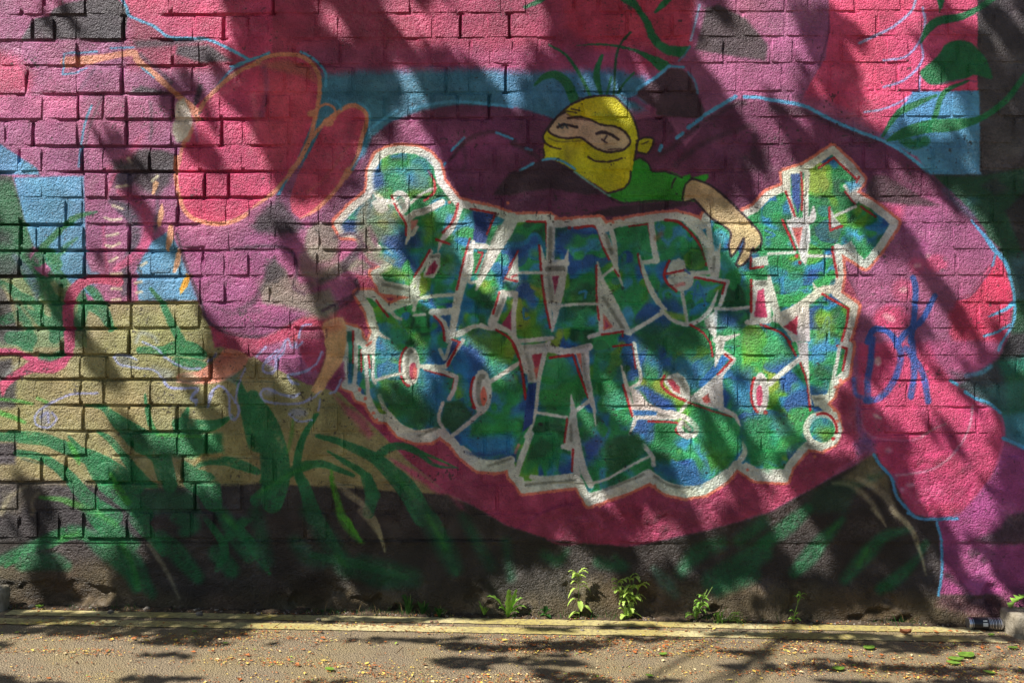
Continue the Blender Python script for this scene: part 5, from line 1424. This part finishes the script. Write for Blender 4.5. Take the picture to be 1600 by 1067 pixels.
# ------------------------------------------------------------------ kerb stones
M_KERB = simple_mat('concrete', (150, 142, 126), (112, 104, 88), 26, 0.9, 1.0, 110, 0.006)


def kerb(x0, x1, y0, y1, z0, z1, label):
    e = empty('kerb_stone', ((x0 + x1) / 2, (y0 + y1) / 2, z0))
    bm = bmesh.new()
    bmesh.ops.create_cube(bm, size=1)
    for v in bm.verts:
        v.co = Vector((v.co.x * (x1 - x0), v.co.y * (y1 - y0), (v.co.z + .5) * (z1 - z0)))
    bmesh.ops.bevel(bm, geom=list(bm.edges), offset=0.016, segments=3, affect='EDGES', profile=.5)
    bmesh.ops.subdivide_edges(bm, edges=[q for q in bm.edges if q.calc_length() > .05], cuts=4, use_grid_fill=True)
    r = random.Random(int(x0 * 100))
    for v in bm.verts:
        v.co += Vector((r.uniform(-.0025, .0025), r.uniform(-.0025, .0025), r.uniform(-.0025, .0025)))
    me = bpy.data.meshes.new('block')
    bm.to_mesh(me); bm.free()
    me.materials.append(M_KERB)
    me.polygons.foreach_set('use_smooth', [True] * len(me.polygons))
    o = bpy.data.objects.new('kerb_stone', me)
    COL.objects.link(o)
    o.location = e.location
    bpy.data.objects.remove(e)
    tag(o, label, 'kerb stone')
    return o


kerb(2.235, 3.3, -0.245, -0.085, -0.12, 0.058, 'grey concrete kerb stone beside the spray can, a green leaf above it')
kerb(-3.3, -2.318, -0.12, -0.05, -0.05, 0.150, 'pale concrete kerb stone against the wall by the yellow lines\' mossy end')

# ------------------------------------------------------------------ spray can
can = empty('spray_can', (2.155, -0.118, gz(2.155) + 0.0300), math.radians(-4))
tag(can, 'black spray can with silver stripes lying on its side against the kerb stone', 'can')
M_CAN = simple_mat('can_black', (24, 24, 28), (32, 32, 36), 20, 0.3, spec=0.6)
M_SILV, nt_, p_ = new_mat('can_silver')
p_.inputs['Base Color'].default_value = lin((196, 196, 200)); p_.inputs['Metallic'].default_value = .9; p_.inputs['Roughness'].default_value = .3
M_CWHT = simple_mat('can_print', (206, 210, 206), (188, 192, 188), 60, 0.45)


def lathe_x(name, prof, mat, parent, n=28, a0=0.0, a1=360.0):
    V, Fc = [], []
    full = abs(a1 - a0) >= 359
    m = n if full else n + 1
    for (x, r_) in prof:
        for s in range(m):
            t = math.radians(a0 + (a1 - a0) * s / n)
            V.append((x, -r_ * math.cos(t), r_ * math.sin(t)))
    for k in range(len(prof) - 1):
        for s in range(n):
            b = (s + 1) % m
            Fc.append((k * m + s, k * m + b, (k + 1) * m + b, (k + 1) * m + s))
    return mesh_obj(name, V, Fc, mat, parent)


RC = 0.0275
lathe_x('body', [(-.064, RC), (.062, RC)], M_CAN, can)
lathe_x('base', [(-.0765, .0), (-.074, .018), (-.0765, .023), (-.0755, .0262), (-.072, .0268), (-.066, .0268), (-.064, RC)], M_SILV, can)
lathe_x('shoulder', [(.062, RC), (.066, RC * 1.03), (.069, RC), (.077, .021), (.082, .013)], M_SILV, can)
lathe_x('nozzle', [(.082, .013), (.083, .009), (.094, .008), (.095, .0)], M_CAN, can)
for x0, x1 in ((-.060, -.057), (.012, .0145), (.018, .0205), (.0245, .028), (.033, .0345), (.039, .0425), (.047, .0485), (.053, .0575)):
    lathe_x('stripe', [(x0, RC + .0004), (x1, RC + .0004)], M_SILV, can)
lathe_x('label_print', [(-.018, RC + .0005), (.004, RC + .0005)], M_CWHT, can, 10, -12, 22)
lathe_x('label_print', [(-.016, RC + .0005), (.002, RC + .0005)], M_CWHT, can, 4, 34, 44)

# ------------------------------------------------------------------ stones and gravel at the foot of the wall
M_STONE = simple_mat('stone', (138, 130, 120), (98, 90, 80), 40, 0.85, 0.8, 150, 0.004)
M_STONE_B = simple_mat('stone_brown', (134, 104, 84), (98, 78, 66), 40, 0.9, 0.8, 150, 0.004)


def rock_mesh(seed, sub=2):
    r = random.Random(seed)
    bm = bmesh.new()
    bmesh.ops.create_icosphere(bm, subdivisions=sub, radius=1)
    pl = [Vector((r.gauss(0, 1), r.gauss(0, 1), r.gauss(0, 1))).normalized() for _ in range(9)]
    dd = [r.uniform(.55, .9) for _ in range(9)]
    for v in bm.verts:
        for a, b in zip(pl, dd):
            q = v.co.dot(a)
            if q > b:
                v.co -= a * (q - b) * .85
        v.co *= r.uniform(.96, 1.04)
    V = [tuple(v.co) for v in bm.verts]
    Fc = [tuple(v.index for v in f.verts) for f in bm.faces]
    bm.free()
    return V, Fc


rs = random.Random(9)
stones = [(61, 944, 13, 'pale stone lying among dry leaf scraps beside the left kerb'), (172, 958, 12, 'flat grey stone lying on the first yellow line in shade'), (243, 943, 12, 'rounded pale stone at the wall foot below the green leaves'),
          (311, 962, 13, 'flat grey pebble lying across the yellow line, largest there'), (312, 949, 9, None), (345, 949, 10, None), (150, 946, 9, None), (128, 946, 8, None), (162, 945, 8, None), (97, 968, 9, None),
          (674, 973, 7, 'small pink pebble of a pair on the yellow line'), (682, 973, 7, 'small pink pebble of a pair on the yellow line'), (706, 979, 7, 'lone pink pebble on the outer yellow line'), (498, 970, 9, 'small grey pebble on the yellow line in shade'), (404, 961, 10, None), (910, 986, 6, 'tiny dark pebble on the outer yellow line'), (1138, 966, 6, 'tiny white pebble beside the low feathery weed')]
for q, (px, py, sz, lab) in enumerate(stones):
    g = ground_at(px, py)
    V, Fc = rock_mesh(300 + q)
    s = sz * PX / 2
    V = [(v[0] * s, v[1] * s * .8, (v[2] + .5) * s * .6) for v in V]
    o = mesh_obj('stone', V, Fc, M_STONE_B if lab and 'pink' in lab else M_STONE, None, True, (g.x, min(g.y, -.06), gz(g.x) + .003))
    tag(o, lab or 'small grey pebble in the dirt at the foot of the wall', 'stone', 'stones along the wall foot')
GV, GF, GM = [], [], []
rv = [rock_mesh(400 + k, 1) for k in range(5)]
for q in range(1100):
    x = rs.uniform(-3.2, 3.2)
    y = -0.035 - abs(rs.gauss(0, .03)) if rs.random() < .85 else rs.uniform(-.9, -.1)
    V, Fc = rs.choice(rv)
    s = rs.uniform(.0015, .0055) if y < -.1 else rs.uniform(.0015, .007)
    n0 = len(GV)
    GV += [(x + v[0] * s, y + v[1] * s, gz(x) + .004 + (v[2] + .4) * s * .8) for v in V]
    GF += [tuple(a + n0 for a in f) for f in Fc]
    GM += [rs.choice([0, 0, 1])] * len(Fc)
gravel = mesh_obj('gravel', GV, GF, [M_STONE, M_STONE_B], None)
gravel.data.polygons.foreach_set('material_index', GM)
tag(gravel, 'loose grit and gravel along the foot of the wall', 'gravel', None, 'stuff')

# ------------------------------------------------------------------ leaf litter and fallen leaves
LIT = [simple_mat('litter_orange', (178, 106, 54), (138, 76, 38), 300, .8), simple_mat('litter_yellow', (212, 188, 96), (190, 160, 64), 300, .8), simple_mat('litter_cream', (214, 196, 152), (190, 166, 118), 300, .8), simple_mat('litter_brown', (126, 80, 46), (94, 60, 38), 300, .85), simple_mat('litter_green', (150, 178, 60), (120, 150, 48), 300, .75)]
FV, FF, FM = [], [], []
cl = vnoise(300, 700, 14, 60, 91, 3)
cnt = 0
while cnt < 42000:
    x = rs.uniform(-3.3, 3.3)
    y = -rs.uniform(.03, 1.9)
    c = cl[int(-y / 1.95 * 299), int((x + 3.4) / 6.8 * 699)]
    dens = max(0, (c - .46) * 5.0) ** 2 + .10
    if y > -.33 and y < -.09:
        dens *= .22
    if y > -.085:
        dens = dens * 1.5 + .25
    if x > 1.6 + abs(y) * .3 and y < -.3:
        dens = dens * 1.5 + .35
    if rs.random() > dens:
        continue
    cnt += 1
    L_ = rs.uniform(.0018, .006) * (rs.uniform(1.5, 2.6) if rs.random() < .09 else 1)
    W_ = L_ * rs.uniform(.35, .75)
    a = rs.uniform(0, math.tau)
    ca_, sa_ = math.cos(a), math.sin(a)
    z = gz(x) + .0055
    lift = rs.uniform(0, .55) * L_
    n0 = len(FV)
    for u, v, w in ((-L_, 0, 0), (0, -W_, lift), (L_, 0, lift * rs.uniform(-.2, 1.2)), (0, W_, lift * .4)):
        FV.append((x + u * ca_ - v * sa_, y + u * sa_ + v * ca_, z + max(w, 0)))
    FF.append((n0, n0 + 1, n0 + 2, n0 + 3))
    FM.append(rs.choices([0, 1, 2, 3, 4], [46, 19, 9, 30, 2])[0])
for q in range(260):                                # broken twigs and stalks
    x, y, a = rs.uniform(-3, 3), -rs.uniform(.03, 1.6), rs.uniform(0, math.pi)
    L_ = rs.uniform(.012, .045)
    w = rs.uniform(.0007, .0016)
    n0 = len(FV)
    bx_, by_ = math.cos(a) * L_, math.sin(a) * L_
    nx_, ny_ = -math.sin(a) * w, math.cos(a) * w
    z = gz(x) + .0055
    FV += [(x - bx_, y - by_, z), (x + bx_, y + by_, z + rs.uniform(0, .004)), (x + bx_ + nx_, y + by_ + ny_, z + .003), (x - bx_ + nx_, y - by_ + ny_, z + .0025)]
    FF.append((n0, n0 + 1, n0 + 2, n0 + 3))
    FM.append(3)
lit = mesh_obj('leaf_litter', FV, FF, LIT, None, False)
lit.data.polygons.foreach_set('material_index', FM)
tag(lit, 'scattered orange and yellow bud scales and petals on the asphalt', 'leaf litter', None, 'stuff')

M_LFG = simple_mat('fresh_leaf', (128, 164, 64), (92, 126, 46), 60, .5, .4, 90, .002, .3)
M_LFD = simple_mat('dry_leaf', (150, 96, 62), (112, 70, 48), 60, .8, .6, 90, .002, .15)


def oval_leaf(L_, W_, curl, seed):
    r = random.Random(seed)
    V, Fc = [], []
    n = 7
    for i in range(n + 1):
        t = i / n
        w = W_ * math.sin(math.pi * min(1, t * .96 + .02)) ** .8 * (1 - .25 * t)
        for k, s in enumerate((-1, -.5, 0, .5, 1)):
            V.append(((t - .5) * L_, s * w, .004 + curl * (s * s * .8 + (t - .5) ** 2 * 1.6) * L_ + r.uniform(0, .0015)))
    for i in range(n):
        for k in range(4):
            a = i * 5 + k
            Fc.append((a, a + 1, a + 6, a + 5))
    return V, Fc


fl = [(515, 1048, 17, 0, 'bright green fallen leaf lying alone on the asphalt between litter drifts'), (1036, 1024, 16, 0, 'small green leaf on the asphalt out from the low feathery weed'), (1015, 1058, 13, 0, 'tiny green leaf on bare asphalt, well out from the bushy weed'), (1358, 1014, 24, 0, 'long fresh green leaf fallen just beyond the yellow lines'), (1310, 1047, 22, 0, 'green leaf lying farther from the wall than the long fresh leaf'), (1510, 1026, 34, 0, 'largest green fallen leaf, among thick litter near the kerb'), (1494, 1032, 26, 0, 'pale green leaf tucked beside the largest fallen leaf'), (1546, 1053, 18, 0, 'pale yellowish heart-shaped leaf on brown litter'), (1549, 994, 16, 0, 'small green leaf beside the end of the yellow lines'), (1583, 1014, 18, 0, 'dark green leaf in litter in front of the kerb stone'), (1415, 993, 20, 1, 'curled brown dry leaf lying on the outer yellow line'), (1490, 1038, 22, 0, 'dull green leaf on the wall-far side of the pale green leaf'), (304, 989, 10, 0, 'small green leaf on the mossy asphalt'), (352, 1007, 9, 0, 'tiny yellowish leaf among orange litter, out from the shaded yellow lines')]
for q, (px, py, sz, dry, lab) in enumerate(fl):
    g = ground_at(px, py)
    V, Fc = oval_leaf(sz * PX * .85, sz * PX * .34, .05 if not dry else .4, 500 + q)
    o = mesh_obj('fallen_leaf', V, Fc, M_LFD if dry else M_LFG, None, True, (g.x, g.y, gz(g.x) + .004))
    o.rotation_euler = (0, 0, rs.uniform(-.7, .7))
    tag(o, lab or 'small green fallen leaf lying flat on the littered asphalt', 'leaf', 'fallen leaves on the asphalt')

# ------------------------------------------------------------------ weeds
M_WEED = simple_mat('weed_leaf', (150, 192, 84), (110, 156, 54), 60, .5, .4, 160, .002, .35)
M_WEEDP = simple_mat('weed_leaf_pale', (190, 212, 110), (150, 184, 74), 60, .5, .3, 160, .002, .35)
M_WEEDD = simple_mat('weed_leaf_dark', (60, 104, 44), (40, 78, 34), 60, .5, .4, 160, .002, .3)
M_STEM = simple_mat('weed_stem', (112, 140, 62), (94, 110, 56), 60, .6)


def leaf_blade(parent, mat, a, b, width, arch, serr, seed, n=9):
    """a serrated blade from a to b, arching upward"""
    r = random.Random(seed)
    a, b = Vector(a), Vector(b)
    d = b - a
    L_ = d.length
    side = d.cross(Vector((0, 0, 1)))
    if side.length < 1e-4 or abs(d.z) > L_ * .9:
        side = Vector((1, .5, 0))
    side.normalize()
    up = side.cross(d).normalized()
    V, Fc = [], []
    for i in range(n + 1):
        t = i / n
        p = a + d * t + Vector((0, 0, 1)) * arch * L_ * 4 * t * (1 - t) * .6 - Vector((0, 0, 1)) * arch * L_ * t ** 3 * .5
        w = width * (math.sin(math.pi * min(.97, .06 + t * .9)) ** .7)
        if serr:
            w *= (1.0 - serr * .75) if i % 2 else (1 + serr * .5)
        w *= r.uniform(.88, 1.12)
        sw = -.25 * serr * width * (i % 2)
        V += [tuple(p + side * w + up * w * .35 + d.normalized() * sw), tuple(p), tuple(p - side * w + up * w * .35 + d.normalized() * sw)]
    for i in range(n):
        q = i * 3
        Fc += [(q, q + 1, q + 4, q + 3), (q + 1, q + 2, q + 5, q + 4)]
    return mesh_obj('leaf', V, Fc, mat, parent)


def weed(px, py, label, stems, leaves, mat, group='weeds growing along the wall foot', sway=0.02):
    """stems and leaves are given in photograph pixels relative to the base"""
    g = ground_at(px, py)
    g.y = min(g.y, -.065)
    k = PX * (4.3 + g.y) / 4.3
    r = random.Random(int(px))
    e = empty('weed', (g.x, g.y, gz(g.x) + .002))
    tag(e, label, 'weed', group)
    for st in stems:
        V, Fc = [], []
        pts = [(x * k, y_, -z * k) for x, z, y_ in st]
        tube(V, Fc, pts, [.0022 * (1 - .6 * i / len(pts)) for i in range(len(pts))], 5)
        mesh_obj('stem', V, Fc, M_STEM, e)
    for i, (x0, z0, x1, z1, w, arch, serr) in enumerate(leaves):
        y0 = r.uniform(-.004, .004)
        leaf_blade(e, mat, (x0 * k, y0, -z0 * k), (x1 * k, y0 + r.uniform(-sway * 1.6, sway * .5), -z1 * k), w * k, arch, serr, int(px) + i)
    return e


# broad dandelion-like rosette
weed(793, 963, 'broad-leaved rosette weed at the wall, stiff toothed leaves fanning up', [],
     [(0, 0, -33, -38, 6.5, .25, .45), (0, 0, 2, -50, 5.5, .12, .4), (0, 0, 24, -34, 6, .2, .45), (0, 0, -14, -18, 6, .3, .4), (0, 0, 18, -12, 6, .3, .3), (2, 0, 14, -46, 4, .1, .4), (0, 0, 30, -20, 5.5, .3, .3), (0, 0, -4, -8, 6, .2, .2)], M_WEED)
# small dark clover-like
weed(851, 959, 'small dark low weed with rounded leaves between rosette and tall weed', [[(0, 0, 0), (0, -8, 0)]],
     [(0, -6, -8, -14, 4.5, .2, 0), (0, -6, 8, -15, 4.5, .2, 0), (0, -4, -8, -3, 4.5, .2, 0), (0, -4, 8, -4, 4, .2, 0), (0, -8, 0, -20, 4.5, .1, 0)], M_WEEDD)
# tall single stem with a nodding head
r5 = random.Random(55)
head = [(-2, -66 + r5.uniform(-3, 3), r5.uniform(-19, 16), -70 + r5.uniform(-12, 9), 2.8, .3, .5) for _ in range(14)]
weed(904, 962, 'tall single-stemmed weed with a leafy tuft on top', [[(0, 0, 0), (0, -20, 0), (-1, -40, -.004), (-2, -60, -.006), (-1, -72, -.006)], [(-2, -58, -.004), (4, -66, -.004), (9, -76, -.004)], [(-2, -60, -.004), (-9, -68, -.006), (-16, -74, -.006)]],
     head + [(-1, -44, -18, -40, 2.4, .5, .3), (-1, -46, 18, -46, 2.6, .5, .3), (-1, -26, -19, -26, 3, .5, .3), (0, -28, 2, -16, 4.5, .2, 0), (0, -8, -17, -3, 5, .3, 0), (0, -14, 19, -14, 6, .35, .1), (-2, -52, 14, -56, 2.4, .4, .4), (-2, -54, -14, -58, 2.4, .4, .4)], M_WEEDP)
# bushy weed
bl = []
for st in ((-16, -60), (4, -58), (18, -50), (-8, -48), (10, -66)):
    for q in range(13):
        t = r5.uniform(.3, 1.08)
        bl.append((st[0] * t, st[1] * t, st[0] * t + r5.uniform(-17, 17), st[1] * t + r5.uniform(-12, 8), r5.uniform(2.6, 4.2), .35, .6))
for q in range(9):
    bl.append((r5.uniform(-4, 4), -4, r5.uniform(-24, 26), r5.uniform(-22, -2), r5.uniform(4, 5.5), .35, .35))
weed(979, 965, 'bushy pale green weed, fullest of those growing at the wall', [[(0, 0, 0), (x * .5, z * .5, -.004), (x, z, -.01)] for x, z in ((-16, -60), (4, -58), (18, -50), (-8, -48), (10, -66))], bl, M_WEEDP)
# airy weed
al = []
for st in ((2, -28), (18, -50), (26, -54), (10, -34)):
    for q in range(7):
        t = r5.uniform(.3, 1.05)
        al.append((st[0] * t, st[1] * t, st[0] * t + r5.uniform(-11, 11), st[1] * t + r5.uniform(-8, 5), r5.uniform(1.6, 2.6), .4, .5))
for q in range(5):
    al.append((0, -4, r5.uniform(-20, 10), r5.uniform(-26, -4), 3.4, .3, .3))
weed(1082, 963, 'airy thin-stemmed weed with small leaves, right of the bushy one', [[(0, 0, 0), (x * .5 - 2, z * .5, -.004), (x, z, -.01)] for x, z in ((2, -28), (18, -50), (26, -54), (10, -34))], al, M_WEED)
fl_ = []
for q in range(34):
    x0 = r5.uniform(-8, 40)
    fl_.append((x0 * .6, -2, x0 + r5.uniform(-10, 12), r5.uniform(-22, 4), 1.5, .5, .6))
weed(1122, 973, 'low feathery weed spreading onto the yellow line', [[(0, 0, 0), (14, -6, -.01), (34, -4, -.02)], [(0, 0, 0), (-4, -8, 0), (-8, -14, -.01)], [(6, -2, -.01), (10, 12, -.03), (11, 20, -.05)]], fl_, M_WEED)
# slender sprig on the right
tl = [(6, -30, 14, -38, 2.2, .4, .4), (8, -34, 0, -42, 2.2, .4, .4), (10, -40, 20, -46, 2.4, .4, .4), (10, -40, 8, -50, 2.4, .3, .4), (8, -36, 18, -38, 2, .4, .4), (10, -40, 2, -46, 2, .4, .4), (2, -14, -6, -20, 2.2, .4, .3), (2, -10, 10, -16, 2.2, .4, .3), (0, -3, -8, -6, 3, .3, .2), (0, -3, 8, -8, 3, .3, .2), (0, -2, -6, -14, 2.8, .3, .2)]
weed(1236, 969, 'slender leaning sprig of weed alone at the wall, small yellowish leaves', [[(0, 0, 0), (2, -14, 0), (6, -28, -.004), (11, -42, -.008)]], tl, M_WEED)
# weeds in deep shade
for px, py, lab, hh in ((642, 953, 'thin grassy weed in deep shade below the dark grass', 36), (662, 958, 'small twiggy weed in deep shade at the wall', 26), (686, 965, 'low leafy weed by the pink pebbles in shade', 20)):
    w_ = [(0, 0, r5.uniform(-14, 14), -hh * r5.uniform(.5, 1.1), 1.4 if hh > 30 else 2.4, .2, .3) for _ in range(12)]
    weed(px, py, lab, [[(0, 0, 0), (2, -hh * .5, 0), (3, -hh * .9, 0)]], w_, M_WEEDD)
weed(757, 962, 'tiny grass tuft beside the broad-leaved rosette', [], [(0, 0, r5.uniform(-10, 10), -r5.uniform(10, 26), 1.1, .1, 0) for _ in range(9)], M_WEED)
weed(83, 939, 'tiny seedling with green leaves above stones at the left kerb', [], [(0, 0, r5.uniform(-6, 6), -r5.uniform(4, 9), 2, .2, .2) for _ in range(6)], M_WEED)
# dull grass, dead stalks and moss in the crack between wall and road
BV, BF, BM = [], [], []
gn_ = vnoise(4, 700, 4, 30, 97, 3)[1]
q = 0
while q < 900:
    x = rs.uniform(-3.2, 3.2)
    if rs.random() > max(0, (gn_[int((x + 3.3) / 6.6 * 699)] - .42) * 3.5):
        continue
    q += 1
    y = -.05 - abs(rs.gauss(0, .018))
    h_ = rs.uniform(.006, .03) if rs.random() < .9 else rs.uniform(.03, .075)
    dx, dy = rs.gauss(0, .5) * h_, rs.gauss(-.3, .4) * h_
    w = rs.uniform(.0008, .002)
    n0 = len(BV)
    z = gz(x) + .003
    BV += [(x - w, y, z), (x + w, y, z), (x + dx * .4 + w * .7, y + dy * .4, z + h_ * .6), (x + dx * .4 - w * .7, y + dy * .4, z + h_ * .6), (x + dx, y + dy, z + h_)]
    BF += [(n0, n0 + 1, n0 + 2, n0 + 3), (n0 + 3, n0 + 2, n0 + 4)]
    BM += [rs.choice([0, 0, 1])] * 2
M_DEAD = simple_mat('dead_stalk', (142, 122, 82), (104, 86, 58), 90, .9)
gr_ = mesh_obj('grass', BV, BF, [M_WEEDD, M_DEAD], None, False)
gr_.data.polygons.foreach_set('material_index', BM)
tag(gr_, 'short dull grass and dead stalks in the crack along the wall foot', 'grass', None, 'stuff')
# thistle leaf above the right-hand kerb
e = empty('thistle_weed', (2.375, -.075, -0.02))
tag(e, 'thistle-like weed with deeply toothed leaf above the grey kerb stone', 'weed', 'weeds growing along the wall foot')
leaf_blade(e, M_WEED, (0.03, 0, .10), (-.125, -.035, .075), .020, .35, .85, 5, 15)
leaf_blade(e, M_WEEDD, (0.03, 0, .10), (.14, -.03, .14), .020, .3, .85, 6, 15)
leaf_blade(e, M_WEED, (0.02, 0, .09), (-.02, -.06, .03), .012, .3, .6, 7, 11)
leaf_blade(e, M_WEED, (0.03, 0, .10), (.03, -.04, .19), .014, .2, .8, 8, 13)
V, Fc = [], []
tube(V, Fc, [(0, 0, -.02), (.01, 0, .05), (.03, 0, .10)], [.004, .0035, .003], 6)
mesh_obj('stem', V, Fc, M_STEM, e)
bpy.context.view_layer.update()
